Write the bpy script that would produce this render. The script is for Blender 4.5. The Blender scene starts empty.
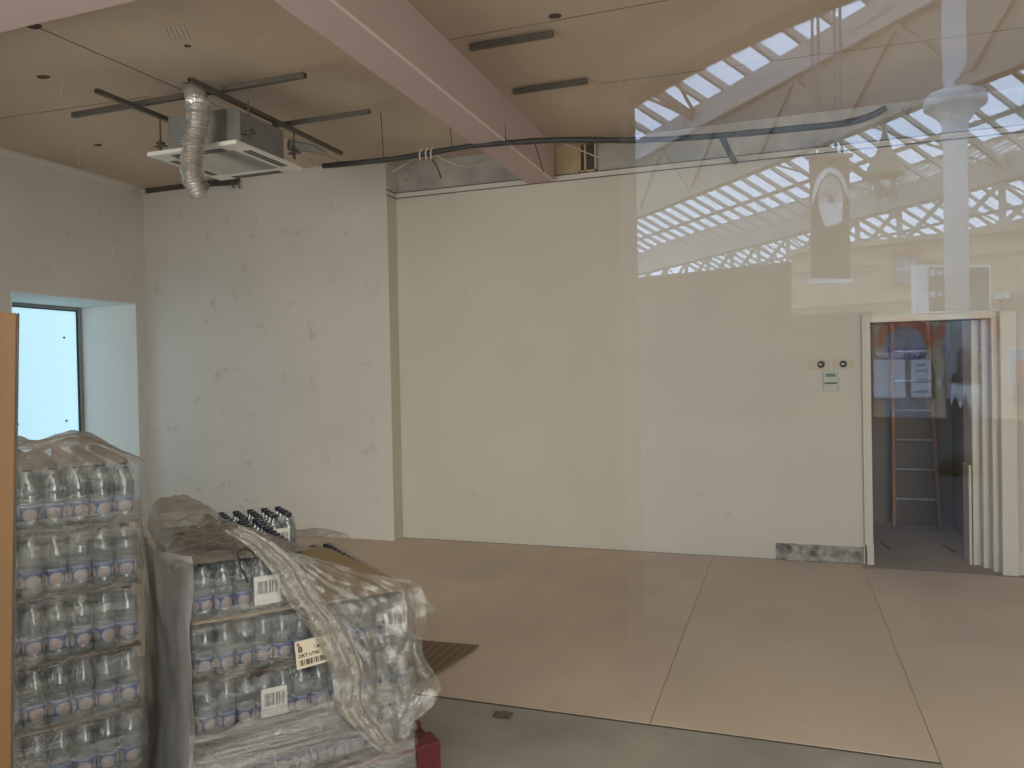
import bpy, bmesh, math, random
from mathutils import Vector, Matrix, noise
random.seed(7)
R = math.radians
S = bpy.context.scene
COL = S.collection
# ------------------------------------------------------------------ camera
F = 770.0
yaw, pit, rol = R(19.5), R(.74), R(1.15)
f0 = Vector((-math.sin(yaw), math.cos(yaw), 0)); r0 = Vector((math.cos(yaw), math.sin(yaw), 0)); zz = Vector((0, 0, 1))
fw = f0*math.cos(pit) - zz*math.sin(pit); u0 = zz*math.cos(pit) + f0*math.sin(pit)
rt = math.cos(rol)*r0 - math.sin(rol)*u0; up = math.sin(rol)*r0 + math.cos(rol)*u0
EYE = Vector((0, 0, 1.6))
cam_d = bpy.data.cameras.new('camera'); cam = bpy.data.objects.new('camera', cam_d); COL.objects.link(cam)
m3 = Matrix((rt, up, -fw)).transposed(); cam.matrix_world = Matrix.Translation(EYE) @ m3.to_4x4()
cam_d.sensor_width = 36; cam_d.lens = 36*F/1024; cam_d.clip_start = .02; cam_d.clip_end = 300
S.camera = cam
# ------------------------------------------------------------------ sky, lights, exposure
w = bpy.data.worlds.new('sky'); S.world = w; w.use_nodes = True
bg = w.node_tree.nodes['Background']; bg.inputs[0].default_value = (.54, .71, 1.0, 1); bg.inputs[1].default_value = 7.6
S.view_settings.view_transform = 'Standard'; S.view_settings.look = 'None'; S.view_settings.gamma = 1
S.view_settings.use_curve_mapping = False; S.view_settings.exposure = 0.0
def area(name, loc, target, sx, sy, power, col):
    d = bpy.data.lights.new(name, 'AREA'); d.shape = 'RECTANGLE'; d.size = sx; d.size_y = sy; d.energy = power; d.color = col
    o = bpy.data.objects.new(name, d); COL.objects.link(o); o.location = loc
    o.rotation_euler = (Vector(target) - Vector(loc)).to_track_quat('-Z', 'Y').to_euler(); return o
area('entrance_fill_right', (2.7, -.45, 1.75), (-.8, 6.5, 2.0), 2.4, 2.9, 138, (1.0, .95, .86))  # added fill lamps either side of the camera, standing in for daylight
area('entrance_fill_left', (-3.9, -.45, 1.9), (-2.6, 6.5, 2.1), 1.6, 2.6, 150, (1.0, .95, .87))
area('overhead_fill', (-.4, -.7, 3.5), (-.6, 4.6, 1.2), 5.0, 1.0, 80, (1.0, .955, .87))  # unseen fill lamp added overhead in place of canopy daylight
S.cycles.transparent_max_bounces = 40
G = .45          # plane of the shop window
# ------------------------------------------------------------------ helpers
def ray(x, y): return fw + rt*((x-512)/F) - up*((y-384)/F)
def at(x, y, ax, v):
    d = ray(x, y); return EYE + d*((v-EYE[ax])/d[ax])
def atp(x, y, p, n):
    d = ray(x, y); return EYE + d*((Vector(p)-EYE).dot(n)/d.dot(n))
def sn(p, s=1.0, seed=0): return noise.noise(Vector((p[0]*s+seed*7.3, p[1]*s-seed*3.1, p[2]*s+seed)))

class MB:
    def __init__(s): s.v = []; s.f = []
    def add(s, vs, fs):
        b = len(s.v); s.v += [Vector(q) for q in vs]; s.f += [tuple(i+b for i in q) for q in fs]; return s
    def box(s, x0, x1, y0, y1, z0, z1):
        return s.add([(x0,y0,z0),(x1,y0,z0),(x1,y1,z0),(x0,y1,z0),(x0,y0,z1),(x1,y0,z1),(x1,y1,z1),(x0,y1,z1)],
                     [(0,3,2,1),(4,5,6,7),(0,1,5,4),(1,2,6,5),(2,3,7,6),(3,0,4,7)])
    def bar(s, p, q, w, h, upv=(0,0,1)):
        p = Vector(p); q = Vector(q); d = (q-p).normalized(); a = d.cross(Vector(upv))
        if a.length < 1e-4: a = d.cross(Vector((1,0,0)))
        a.normalize(); b = a.cross(d).normalized(); a *= w/2; b *= h/2
        return s.add([p-a-b,p+a-b,p+a+b,p-a+b,q-a-b,q+a-b,q+a+b,q-a+b],
                     [(0,1,2,3),(7,6,5,4),(0,4,5,1),(1,5,6,2),(2,6,7,3),(3,7,4,0)])
    def prism(s, poly, o, a, b, n, d0, d1):
        o = Vector(o); a = Vector(a); b = Vector(b); n = Vector(n); k = len(poly)
        vs = [o+a*x+b*y+n*d0 for x, y in poly]+[o+a*x+b*y+n*d1 for x, y in poly]
        fs = [tuple(range(k))[::-1], tuple(range(k, 2*k))]+[(i, (i+1) % k, (i+1) % k+k, i+k) for i in range(k)]
        return s.add(vs, fs)
    def tube(s, pts, r, n=8, cap=True):
        pts = [Vector(p) for p in pts]; rs = r if isinstance(r, (list, tuple)) else [r]*len(pts)
        vs = []; fs = []; prev = None
        for i, p in enumerate(pts):
            d = (pts[min(i+1, len(pts)-1)]-pts[max(i-1, 0)]).normalized()
            a = prev if prev is not None else (Vector((0,0,1)) if abs(d.z) < .9 else Vector((1,0,0)))
            a = (a-d*a.dot(d)).normalized(); prev = a; b = d.cross(a)
            vs += [p+(a*math.cos(t)+b*math.sin(t))*rs[i] for t in [2*math.pi*k/n for k in range(n)]]
        for i in range(len(pts)-1):
            for k in range(n): fs.append((i*n+k, i*n+(k+1) % n, (i+1)*n+(k+1) % n, (i+1)*n+k))
        if cap: fs.append(tuple(range(n))[::-1]); fs.append(tuple((len(pts)-1)*n+k for k in range(n)))
        return s.add(vs, fs)
    def lathe(s, prof, c=(0,0,0), n=16):
        c = Vector(c); vs = []; fs = []
        for r, z in prof: vs += [c+Vector((r*math.cos(2*math.pi*k/n), r*math.sin(2*math.pi*k/n), z)) for k in range(n)]
        for i in range(len(prof)-1):
            for k in range(n): fs.append((i*n+k, i*n+(k+1) % n, (i+1)*n+(k+1) % n, (i+1)*n+k))
        fs.append(tuple(range(n))[::-1]); fs.append(tuple((len(prof)-1)*n+k for k in range(n)))
        return s.add(vs, fs)
    def grid(s, fn, nu, nv):
        vs = [fn(i/nu, j/nv) for j in range(nv+1) for i in range(nu+1)]
        fs = [(j*(nu+1)+i, j*(nu+1)+i+1, (j+1)*(nu+1)+i+1, (j+1)*(nu+1)+i) for j in range(nv) for i in range(nu)]
        return s.add(vs, fs)
    def mirror(s):                      # the station lies on the camera's side of the pane
        s.v = [Vector((q[0], 2*G-q[1], q[2])) for q in s.v]; s.f = [tuple(reversed(q)) for q in s.f]; return s
    def build(s, name, mat, parent=None, smooth=False, local=False, bevel=0, thick=0):
        me = bpy.data.meshes.new(name); off = Vector((0,0,0)) if (parent is None or local) else absloc(parent)
        me.from_pydata([tuple(q-off) for q in s.v], [], s.f); me.update()
        for p in me.polygons: p.use_smooth = smooth
        o = bpy.data.objects.new(name, me); COL.objects.link(o)
        if mat: me.materials.append(mat)
        if parent: o.parent = parent
        if bevel:
            b = o.modifiers.new('bevel', 'BEVEL'); b.width = bevel; b.segments = 2; b.limit_method = 'ANGLE'
        if thick:
            b = o.modifiers.new('solid', 'SOLIDIFY'); b.thickness = thick
        return o
def absloc(o):
    v = Vector((0,0,0))
    while o: v += o.location; o = o.parent
    return v
def tag(o, label=None, cat=None, group=None, kind=None):
    if label: o['label'] = label
    if cat: o['category'] = cat
    if group: o['group'] = group
    if kind: o['kind'] = kind
    return o
def empty(name, loc, label, cat, group=None, rz=0):
    o = bpy.data.objects.new(name, None); COL.objects.link(o); o.location = loc; o.rotation_euler = (0,0,rz); o.empty_display_size = .1
    return tag(o, label, cat, group)
def struct(o): o['kind'] = 'structure'; return o
# ------------------------------------------------------------------ materials
def nt(name):
    m = bpy.data.materials.new(name); m.use_nodes = True; t = m.node_tree
    return m, t, t.nodes['Principled BSDF'], t.nodes['Material Output']
def mat(name, col, rough=.6, metal=0, var=.08, vs=6, bump=.1, bs=40, col2=None, spots=0, spotcol=(.2,.16,.12,1), sps=3, spec=.4, emit=None, stretch=(1,1,1)):
    m, t, p, out = nt(name); L = t.links; N = t.nodes
    tc = N.new('ShaderNodeTexCoord'); mp = N.new('ShaderNodeMapping'); mp.inputs['Scale'].default_value = stretch
    L.new(tc.outputs['Object'], mp.inputs['Vector'])
    n1 = N.new('ShaderNodeTexNoise'); n1.inputs['Scale'].default_value = vs; n1.inputs['Detail'].default_value = 6; L.new(mp.outputs[0], n1.inputs['Vector'])
    r = N.new('ShaderNodeValToRGB'); c = Vector(col); c2 = Vector(col2) if col2 else c
    r.color_ramp.elements[0].position = .3; r.color_ramp.elements[1].position = .7
    r.color_ramp.elements[0].color = (*(c*(1-var)), 1); r.color_ramp.elements[1].color = (*[min(1, x*(1+var)) for x in c2], 1)
    L.new(n1.outputs[0], r.inputs[0]); cur = r.outputs[0]
    if spots:
        n2 = N.new('ShaderNodeTexNoise'); n2.inputs['Scale'].default_value = sps; n2.inputs['Detail'].default_value = 9; n2.inputs['Roughness'].default_value = .72
        L.new(mp.outputs[0], n2.inputs['Vector'])
        r2 = N.new('ShaderNodeValToRGB'); r2.color_ramp.elements[0].position = .66-.06*spots; r2.color_ramp.elements[1].position = .74
        r2.color_ramp.elements[0].color = (0,0,0,1); r2.color_ramp.elements[1].color = (.75,.75,.75,1)
        L.new(n2.outputs[0], r2.inputs[0]); mx = N.new('ShaderNodeMixRGB'); mx.inputs[2].default_value = spotcol
        L.new(r2.outputs[0], mx.inputs[0]); L.new(cur, mx.inputs[1]); cur = mx.outputs[0]
    L.new(cur, p.inputs['Base Color'])
    p.inputs['Roughness'].default_value = rough; p.inputs['Metallic'].default_value = metal; p.inputs['Specular IOR Level'].default_value = spec
    if bump:
        n3 = N.new('ShaderNodeTexNoise'); n3.inputs['Scale'].default_value = bs; L.new(mp.outputs[0], n3.inputs['Vector'])
        b = N.new('ShaderNodeBump'); b.inputs['Strength'].default_value = bump; b.inputs['Distance'].default_value = .01
        L.new(n3.outputs[0], b.inputs['Height']); L.new(b.outputs[0], p.inputs['Normal'])
    if emit: p.inputs['Emission Color'].default_value = (*emit[:3], 1); p.inputs['Emission Strength'].default_value = emit[3]
    return m
M = {}
M['wall'] = mat('white_plaster', (.63,.60,.53), .85, var=.03, vs=1.5, bump=.12, bs=25, spots=.35, spotcol=(.42,.37,.31,1), sps=4)
M['wall_scuffed'] = mat('scuffed_plaster', (.66,.63,.58), .85, var=.05, vs=1.2, bump=.2, bs=18, spots=1.3, spotcol=(.36,.32,.28,1), sps=5)
M['return'] = mat('cream_plaster', (.65,.60,.51), .85, var=.04, vs=2)
M['reveal'] = mat('window_reveal_paint', (.74,.77,.76), .7, var=.02, vs=2, bump=.05)
M['ceiling'] = mat('bare_plasterboard', (.575,.465,.365), .9, var=.10, vs=.9, bump=.06, bs=12, spots=.25, spotcol=(.25,.2,.15,1), sps=5, col2=(.61,.50,.395))
M['pink'] = mat('pink_fireboard', (.58,.44,.43), .85, var=.03, vs=2, bump=.05, spots=.3, spotcol=(.42,.30,.28,1), sps=9)
M['edge'] = mat('beam_edge_bead', (.76,.68,.63), .6, var=.02)
M['dirty'] = mat('dirty_bare_plaster', (.48,.46,.43), .9, var=.2, vs=4, bump=.3, bs=15, spots=1.1, spotcol=(.19,.17,.15,1), sps=5)
M['stain'] = mat('yellowed_panel', (.62,.50,.30), .8, var=.1, vs=6)
M['concrete'] = mat('floor_concrete', (.32,.295,.245), .75, var=.15, vs=2.5, bump=.25, bs=18, spots=.6, spotcol=(.38,.35,.31,1), sps=6)
M['ply'] = mat('plywood', (.56,.455,.365), .62, var=.10, vs=1.6, bump=.06, bs=20, col2=(.58,.47,.365), spots=.6, spotcol=(.36,.28,.21,1), sps=4, stretch=(1,.6,1))
M['ply2'] = mat('plywood_paler', (.56,.46,.35), .62, var=.08, vs=1.4, bump=.06, bs=20, spots=.5, spotcol=(.38,.30,.22,1), sps=3.5, stretch=(1,.6,1))
M['gap'] = mat('dark_gap', (.09,.075,.06), .9)
M['joint'] = mat('board_joint', (.26,.20,.15), .9)
M['orange'] = mat('varnished_board', (.31,.155,.05), .45, var=.12, vs=9, bump=.1, stretch=(1,1,.15))
M['darkmetal'] = mat('dull_strut_metal', (.10,.095,.085), .55, .4, var=.2, vs=20)
M['rail'] = mat('galvanised_strut', (.15,.135,.115), .5, .5, var=.15, vs=20)
M['steel'] = mat('galvanised_case', (.28,.285,.275), .5, .35, var=.08, vs=9, bump=.05)
M['acwhite'] = mat('air_unit_plastic', (.80,.79,.74), .45, var=.01, bump=0)
M['grille'] = mat('grey_grille', (.47,.46,.42), .6, var=.03, bump=.4, bs=200)
M['foil'] = mat('crinkled_foil', (.62,.59,.55), .36, .75, var=.1, vs=30, bump=.5, bs=60)
M['cable'] = mat('black_lagging', (.045,.045,.045), .5, var=.3, vs=30, bump=.4, bs=60)
M['wire'] = mat('cream_wire', (.55,.48,.38), .5)
M['black'] = mat('black_plastic', (.02,.02,.02), .4, var=0, bump=0)
M['trim'] = mat('cream_gloss_paint', (.64,.61,.54), .4, var=.04, vs=5, bump=.06, spots=.2, spotcol=(.4,.34,.28,1), sps=12)
M['plate'] = mat('beige_plate', (.58,.53,.41), .5, var=.03)
M['thermo'] = mat('thermostat_plastic', (.52,.56,.48), .5, var=.02)
M['lcd'] = mat('thermostat_screen', (.13,.19,.16), .3, var=.05)
M['rubble'] = mat('exposed_masonry', (.15,.13,.11), .95, var=.5, vs=14, bump=1, bs=30, col2=(.36,.33,.28), spots=1.6, spotcol=(.03,.028,.025,1), sps=11)
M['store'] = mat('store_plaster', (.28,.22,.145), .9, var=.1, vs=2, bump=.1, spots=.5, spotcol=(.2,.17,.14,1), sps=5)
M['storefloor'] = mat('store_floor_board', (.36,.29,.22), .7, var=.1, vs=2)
M['ladderwood'] = mat('varnished_ladder_wood', (.42,.20,.06), .5, var=.2, vs=20, stretch=(1,1,.1))
M['alloy'] = mat('ladder_rung_metal', (.55,.52,.45), .35, .7)
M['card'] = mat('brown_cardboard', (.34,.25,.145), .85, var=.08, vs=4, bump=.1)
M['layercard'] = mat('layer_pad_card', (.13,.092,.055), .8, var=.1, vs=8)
M['red'] = mat('red_pallet_wood', (.13,.018,.015), .55, var=.25, vs=9, bump=.3, bs=30)
M['woodpallet'] = mat('pallet_timber', (.30,.21,.13), .8, var=.2, vs=9, bump=.3)
M['cap'] = mat('navy_cap', (.008,.011,.035), .35, var=0, bump=0)
M['paper'] = mat('label_paper', (.78,.76,.70), .7, var=.02, bump=0)
M['creampaper'] = mat('cream_label_paper', (.80,.70,.52), .7, var=.02, bump=0)
M['ink'] = mat('black_ink', (.03,.025,.02), .6, var=0, bump=0)
M['redink'] = mat('red_ink', (.55,.12,.10), .6, var=0, bump=0)
# corrugated board lying on the floor
def stripes(name, ca, cb, scale, axis='X', rough=.8):
    m, t, p, out = nt(name); L = t.links; N = t.nodes
    tc = N.new('ShaderNodeTexCoord'); wv = N.new('ShaderNodeTexWave'); wv.bands_direction = axis; wv.inputs['Scale'].default_value = scale; wv.inputs['Distortion'].default_value = .6
    L.new(tc.outputs['Object'], wv.inputs['Vector']); r = N.new('ShaderNodeValToRGB'); r.color_ramp.elements[0].color = (*ca, 1); r.color_ramp.elements[1].color = (*cb, 1)
    L.new(wv.outputs[0], r.inputs[0]); L.new(r.outputs[0], p.inputs['Base Color']); p.inputs['Roughness'].default_value = rough
    return m
M['corr'] = stripes('corrugated_card', (.15,.105,.07), (.22,.155,.10), 6, 'X')
# glazing
def pane_mat(name, k0, tint, rough=0.0):
    m, t, p, out = nt(name); L = t.links; N = t.nodes; N.remove(p)
    lw = N.new('ShaderNodeLayerWeight'); lw.inputs['Blend'].default_value = .5
    pw = N.new('ShaderNodeMath'); pw.operation = 'POWER'; pw.inputs[1].default_value = 4.5; L.new(lw.outputs['Facing'], pw.inputs[0])
    ma = N.new('ShaderNodeMath'); ma.operation = 'MULTIPLY_ADD'; ma.inputs[1].default_value = 1-k0; ma.inputs[2].default_value = k0; L.new(pw.outputs[0], ma.inputs[0])
    tr = N.new('ShaderNodeBsdfTransparent'); tr.inputs[0].default_value = (*tint, 1)
    gl = N.new('ShaderNodeBsdfGlossy'); gl.inputs['Roughness'].default_value = rough; gl.inputs[0].default_value = (1,1,1,1)
    mx = N.new('ShaderNodeMixShader'); L.new(ma.outputs[0], mx.inputs[0]); L.new(tr.outputs[0], mx.inputs[1]); L.new(gl.outputs[0], mx.inputs[2]); L.new(mx.outputs[0], out.inputs[0])
    return m
M['pane'] = pane_mat('shop_window_glass', .042, (.985,.99,.985))
M['roofglass'] = pane_mat('roof_glass', .05, (.97,.98,1))
def film_mat(name, lo, hi, stretch, col=(.72,.70,.66), rough=.2, scale=1.0, bump=.6, gloss=.45):
    m, t, p, out = nt(name); L = t.links; N = t.nodes; N.remove(p)
    tc = N.new('ShaderNodeTexCoord'); mp = N.new('ShaderNodeMapping'); mp.inputs['Scale'].default_value = stretch; L.new(tc.outputs['Object'], mp.inputs[0])
    n1 = N.new('ShaderNodeTexNoise'); n1.inputs['Scale'].default_value = scale; n1.inputs['Detail'].default_value = 8; n1.inputs['Roughness'].default_value = .65; L.new(mp.outputs[0], n1.inputs['Vector'])
    mr = N.new('ShaderNodeMapRange'); mr.inputs['From Min'].default_value = .36; mr.inputs['From Max'].default_value = .68; mr.inputs['To Min'].default_value = lo; mr.inputs['To Max'].default_value = hi
    L.new(n1.outputs[0], mr.inputs[0])
    lw = N.new('ShaderNodeLayerWeight'); pw = N.new('ShaderNodeMath'); pw.operation = 'POWER'; pw.inputs[1].default_value = 3; L.new(lw.outputs['Facing'], pw.inputs[0])
    sc = N.new('ShaderNodeMath'); sc.operation = 'MULTIPLY_ADD'; sc.inputs[1].default_value = .45; L.new(pw.outputs[0], sc.inputs[0]); L.new(mr.outputs[0], sc.inputs[2]); sc.use_clamp = True
    b = N.new('ShaderNodeBump'); b.inputs['Strength'].default_value = bump; b.inputs['Distance'].default_value = .02; L.new(n1.outputs[0], b.inputs['Height'])
    df = N.new('ShaderNodeBsdfDiffuse'); df.inputs[0].default_value = (*col, 1); gl = N.new('ShaderNodeBsdfGlossy'); gl.inputs['Roughness'].default_value = rough; gl.inputs[0].default_value = (.95,.93,.9,1)
    tl = N.new('ShaderNodeBsdfTranslucent'); tl.inputs[0].default_value = (*col, 1)
    for q in (df, gl): L.new(b.outputs[0], q.inputs['Normal'])
    m0 = N.new('ShaderNodeMixShader'); m0.inputs[0].default_value = .35; L.new(df.outputs[0], m0.inputs[1]); L.new(tl.outputs[0], m0.inputs[2])
    m1 = N.new('ShaderNodeMixShader'); m1.inputs[0].default_value = gloss; L.new(m0.outputs[0], m1.inputs[1]); L.new(gl.outputs[0], m1.inputs[2])
    tr = N.new('ShaderNodeBsdfTransparent'); tr.inputs[0].default_value = (.96,.96,.955,1)
    m2 = N.new('ShaderNodeMixShader'); L.new(sc.outputs[0], m2.inputs[0]); L.new(tr.outputs[0], m2.inputs[1]); L.new(m1.outputs[0], m2.inputs[2]); L.new(m2.outputs[0], out.inputs[0])
    return m
M['film'] = film_mat('stretch_film', .02, .30, (3,3,26), col=(.55,.52,.47), gloss=.75, rough=.13, bump=1.0)
M['filmcross'] = film_mat('stretch_film_tight', .03, .36, (9,9,22), col=(.55,.52,.47), gloss=.72, rough=.13, bump=1.0)
M['filmlow'] = film_mat('stretch_film_dense', .10, .66, (2,2,30), col=(.50,.47,.43), gloss=.65, rough=.18, bump=1.0)
M['filmloose'] = film_mat('loose_film', .12, .66, (9,9,7), col=(.55,.53,.48), bump=1.0, gloss=.55, rough=.15)
M['filmrope'] = film_mat('gathered_film', .42, .92, (14,14,14), col=(.58,.53,.45), bump=1.0, gloss=.45)
M['filmside'] = film_mat('side_film', .6, .95, (7,7,3), col=(.86,.83,.78), bump=.7, gloss=.15, rough=.3)
M['filmtop'] = film_mat('crumpled_top_film', .28, .78, (9,9,6), col=(.42,.385,.34), bump=1.0, gloss=.45, rough=.22)
M['shrink'] = film_mat('shrink_wrap', .0, .15, (26,26,18), gloss=.85, rough=.07, bump=1.0)
def bottle_mat():
    m, t, p, out = nt('clear_bottle'); L = t.links; N = t.nodes
    p.inputs['Base Color'].default_value = (.26,.32,.32,1); p.inputs['Roughness'].default_value = .07; p.inputs['Specular IOR Level'].default_value = 1.0
    lw = N.new('ShaderNodeLayerWeight'); lw.inputs['Blend'].default_value = .4
    mr = N.new('ShaderNodeMapRange'); mr.inputs['To Min'].default_value = .32; mr.inputs['To Max'].default_value = .85; L.new(lw.outputs['Facing'], mr.inputs[0])
    tr = N.new('ShaderNodeBsdfTransparent'); tr.inputs[0].default_value = (.72,.80,.82,1)
    mx = N.new('ShaderNodeMixShader'); L.new(mr.outputs[0], mx.inputs[0]); L.new(tr.outputs[0], mx.inputs[1]); L.new(p.outputs[0], mx.inputs[2])
    gl = N.new('ShaderNodeBsdfGlossy'); gl.inputs['Roughness'].default_value = .06; m2 = N.new('ShaderNodeMixShader'); m2.inputs[0].default_value = .16
    L.new(mx.outputs[0], m2.inputs[1]); L.new(gl.outputs[0], m2.inputs[2]); L.new(m2.outputs[0], out.inputs[0])
    return m
M['bottle'] = bottle_mat()
def label_mat():
    # wrap-round label: blue band with pale pink ovals
    m, t, p, out = nt('bottle_label'); L = t.links; N = t.nodes
    tc = N.new('ShaderNodeTexCoord'); sp = N.new('ShaderNodeSeparateXYZ'); L.new(tc.outputs['Object'], sp.inputs[0])
    def mth(op, a, b=None, v=None, v2=None):
        n = N.new('ShaderNodeMath'); n.operation = op
        if a is not None: L.new(a, n.inputs[0])
        elif v2 is not None: n.inputs[0].default_value = v2
        if b is not None: L.new(b, n.inputs[1])
        elif v is not None: n.inputs[1].default_value = v
        return n.outputs[0]
    ang = mth('ARCTAN2', sp.outputs[1], sp.outputs[0]); c = mth('COSINE', mth('MULTIPLY', ang, v=2.0)); 
    dz = mth('MULTIPLY', mth('SUBTRACT', sp.outputs[2], v=.047), v=48.0)
    e = mth('SUBTRACT', mth('ABSOLUTE', c), mth('MULTIPLY', dz, dz))
    r = N.new('ShaderNodeValToRGB'); r.color_ramp.interpolation = 'CONSTANT'
    els = r.color_ramp.elements; els[0].position = 0; els[0].color = (.055,.085,.23,1); els[1].position = .16; els[1].color = (.33,.36,.45,1)
    k = els.new(.34); k.color = (.40,.33,.34,1); k = els.new(.72); k.color = (.43,.34,.34,1)
    L.new(e, r.inputs[0])
    up_ = mth('GREATER_THAN', sp.outputs[2], v=.071); mx = N.new('ShaderNodeMixRGB'); L.new(up_, mx.inputs[0]); L.new(r.outputs[0], mx.inputs[1]); mx.inputs[2].default_value = (.17,.22,.36,1)
    L.new(mx.outputs[0], p.inputs['Base Color']); p.inputs['Roughness'].default_value = .35
    return m
M['blabel'] = label_mat()
def barcode_mat(name, axis, scale, paper):
    m, t, p, out = nt(name); L = t.links; N = t.nodes
    tc = N.new('ShaderNodeTexCoord'); n = N.new('ShaderNodeTexNoise'); n.noise_dimensions = '1D'; n.inputs['Scale'].default_value = 1; n.inputs['Detail'].default_value = 0
    sp = N.new('ShaderNodeSeparateXYZ'); L.new(tc.outputs['Object'], sp.inputs[0]); mu = N.new('ShaderNodeMath'); mu.operation = 'MULTIPLY'; mu.inputs[1].default_value = scale
    L.new(sp.outputs[axis], mu.inputs[0]); L.new(mu.outputs[0], n.inputs['W']); r = N.new('ShaderNodeValToRGB'); r.color_ramp.interpolation = 'CONSTANT'
    r.color_ramp.elements[0].color = (.05,.045,.04,1); r.color_ramp.elements[1].color = (*paper, 1); r.color_ramp.elements[1].position = .5
    L.new(n.outputs[0], r.inputs[0]); L.new(r.outputs[0], p.inputs['Base Color']); p.inputs['Roughness'].default_value = .7
    return m
M['bars'] = barcode_mat('barcode_bars', 0, 300, (.78,.76,.70))
M['bars_big'] = barcode_mat('barcode_bars_large', 0, 170, (.80,.70,.52))
def emis(name, col, s):
    m, t, p, out = nt(name); p.inputs['Base Color'].default_value = (*col, 1); p.inputs['Roughness'].default_value = .6
    p.inputs['Emission Color'].default_value = (*col, 1); p.inputs['Emission Strength'].default_value = s; return m
M['frost'] = emis('backlit_frosted_glass', (.52,.80,.95), .92)

# ------------------------------------------------------------------ room shell
XL, XR, YB, YS, ZC = -6.594, 3.6, 6.82, 6.64, 3.71
struct(MB().box(XL-.9, XR+.2, G-.1, 9.4, -.12, 0).build('floor', M['concrete']))
struct(MB().box(XL-.9, XR+.2, G-.1, 9.4, ZC, ZC+.15).build('ceiling', M['ceiling']))
# left wall with deep window opening
wy0, wy1, wz0, wz1 = 5.07, 6.505, .32, 2.445
wl = MB()
WD = .60; SY = .20; SZ = .03
wl.box(XL-.64, XL, G, wy0, 0, ZC); wl.box(XL-.64, XL, wy1, 9.4, 0, ZC); wl.box(XL-.64, XL, wy0, wy1, 0, wz0); wl.box(XL-.64, XL, wy0, wy1, wz1, ZC)
struct(wl.build('wall_left', M['wall_scuffed']))
# window 1: reveal linings, frame, frosted pane
win = empty('window_1', (XL-WD, (wy0+wy1)/2, wz0), None, None); struct(win)
rv = MB(); t_ = .012
def quadbox(a0, a1, depth0, depth1): pass
gz1 = wz1-.085; gy1 = wy1-.02
YA, YZ, ZT = wy0+SY, wy1-SY, wz1-SZ
rv.add([(XL,wy0,wz1),(XL,wy1,wz1),(XL-WD,YZ,ZT),(XL-WD,YA,ZT)], [(0,1,2,3)])
rv.add([(XL,wy1,wz0),(XL,wy1,wz1),(XL-WD,YZ,ZT),(XL-WD,YZ,wz0)], [(3,2,1,0)])
rv.add([(XL,wy0,wz0),(XL,wy0,wz1),(XL-WD,YA,ZT),(XL-WD,YA,wz0)], [(0,1,2,3)])
rv.add([(XL,wy0,wz0),(XL,wy1,wz0),(XL-WD,YZ,wz0),(XL-WD,YA,wz0)], [(3,2,1,0)])
rv.build('window_reveal', M['reveal'], win, thick=.01)
fx = XL-WD
fr = MB(); y0_, y1_, z0_, z1_ = YA, YZ, wz0, ZT; fwid = .042
fr.box(fx, fx+.05, y0_, y0_+fwid, z0_, z1_); fr.box(fx, fx+.05, y1_-fwid, y1_, z0_, z1_)
fr.box(fx, fx+.05, y0_+fwid, y1_-fwid, z1_-fwid, z1_); fr.box(fx, fx+.05, y0_+fwid, y1_-fwid, z0_, z0_+fwid)
fr.build('window_frame', M['steel'], win, bevel=.004)
gk = MB()
for a, b, c, d in ((y0_+fwid, y1_-fwid, z1_-fwid-.012, z1_-fwid), (y0_+fwid, y1_-fwid, z0_+fwid, z0_+fwid+.012), (y1_-fwid-.012, y1_-fwid, z0_+fwid, z1_-fwid), (y0_+fwid, y0_+fwid+.012, z0_+fwid, z1_-fwid)):
    gk.box(fx+.02, fx+.038, a, b, c, d)
gk.build('window_gasket', M['black'], win)
MB().box(fx, fx+.02, y0_+fwid*.5, y1_-fwid*.5, z0_+fwid*.5, z1_-fwid*.5).build('window_pane', M['frost'], win)
ct = MB()
for py, px_ in ((5.55, 2.1), (6.1, 2.08), (6.1, 1.2), (5.55, 1.2)):
    ct.lathe([(.012,0),(.012,.01)], (0,0,0), 10)
    for i in range(len(ct.v)-20, len(ct.v)): q = ct.v[i]; ct.v[i] = Vector((fx+.02+q.z, py+q.x, px_+q.y))
ct.build('window_stud', M['rail'], win)
# back wall: projecting left section, recessed right section, door opening
struct(MB().box(XL, -3.60, YS, 7.05, 0, ZC-.055).build('wall_back', M['wall_scuffed']))
rb = MB(); DX0, DX1, DZ = .655, 1.40, 1.955
rb.box(-3.60, DX0, YB, YB+.25, 0, 3.355); rb.box(DX0, XR, YB, YB+.25, DZ, 3.355)
o = struct(rb.build('wall_rear', M['wall']))
struct(MB().box(-3.601, -3.595, YS+.003, YB, 0, 3.36).build('trim_1', M['return']))
struct(MB().box(-3.60, XR, YB+.06, YB+.26, 3.355, ZC).build('wall_upper', M['dirty']))
struct(MB().box(-1.955, -1.71, YB+.045, YB+.06, 3.39, ZC-.02).build('trim_2', M['stain']))
lg = MB(); lg.box(-3.6, XR, YB-.010, YB+.06, 3.350, 3.358); lg.box(-3.6, XR, YB-.010, YB+.07, 3.402, 3.410)
lg.box(-3.61, -3.59, YS, YB, 3.350, 3.358); lg.box(-3.61, -3.59, YS, YB, 3.402, 3.41)
struct(MB().box(-3.6, XR, YB-.006, YB+.061, 3.358, 3.402).build('trim_18', M['wall_scuffed']))
struct(lg.build('trim_3', M['rail']))
# dark slot over the left section
sl = MB(); sl.box(XL, -3.6, YS+.004, 7.0, ZC-.056, ZC-.05)
struct(MB().box(-6.55, -5.30, YS-.004, YS+.003, ZC-.058, ZC-.002).build('trim_4', M['gap']))
struct(MB().box(-5.30, -3.60, YS, YS+.3, ZC-.055, ZC).build('trim_5', M['wall']))
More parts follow.
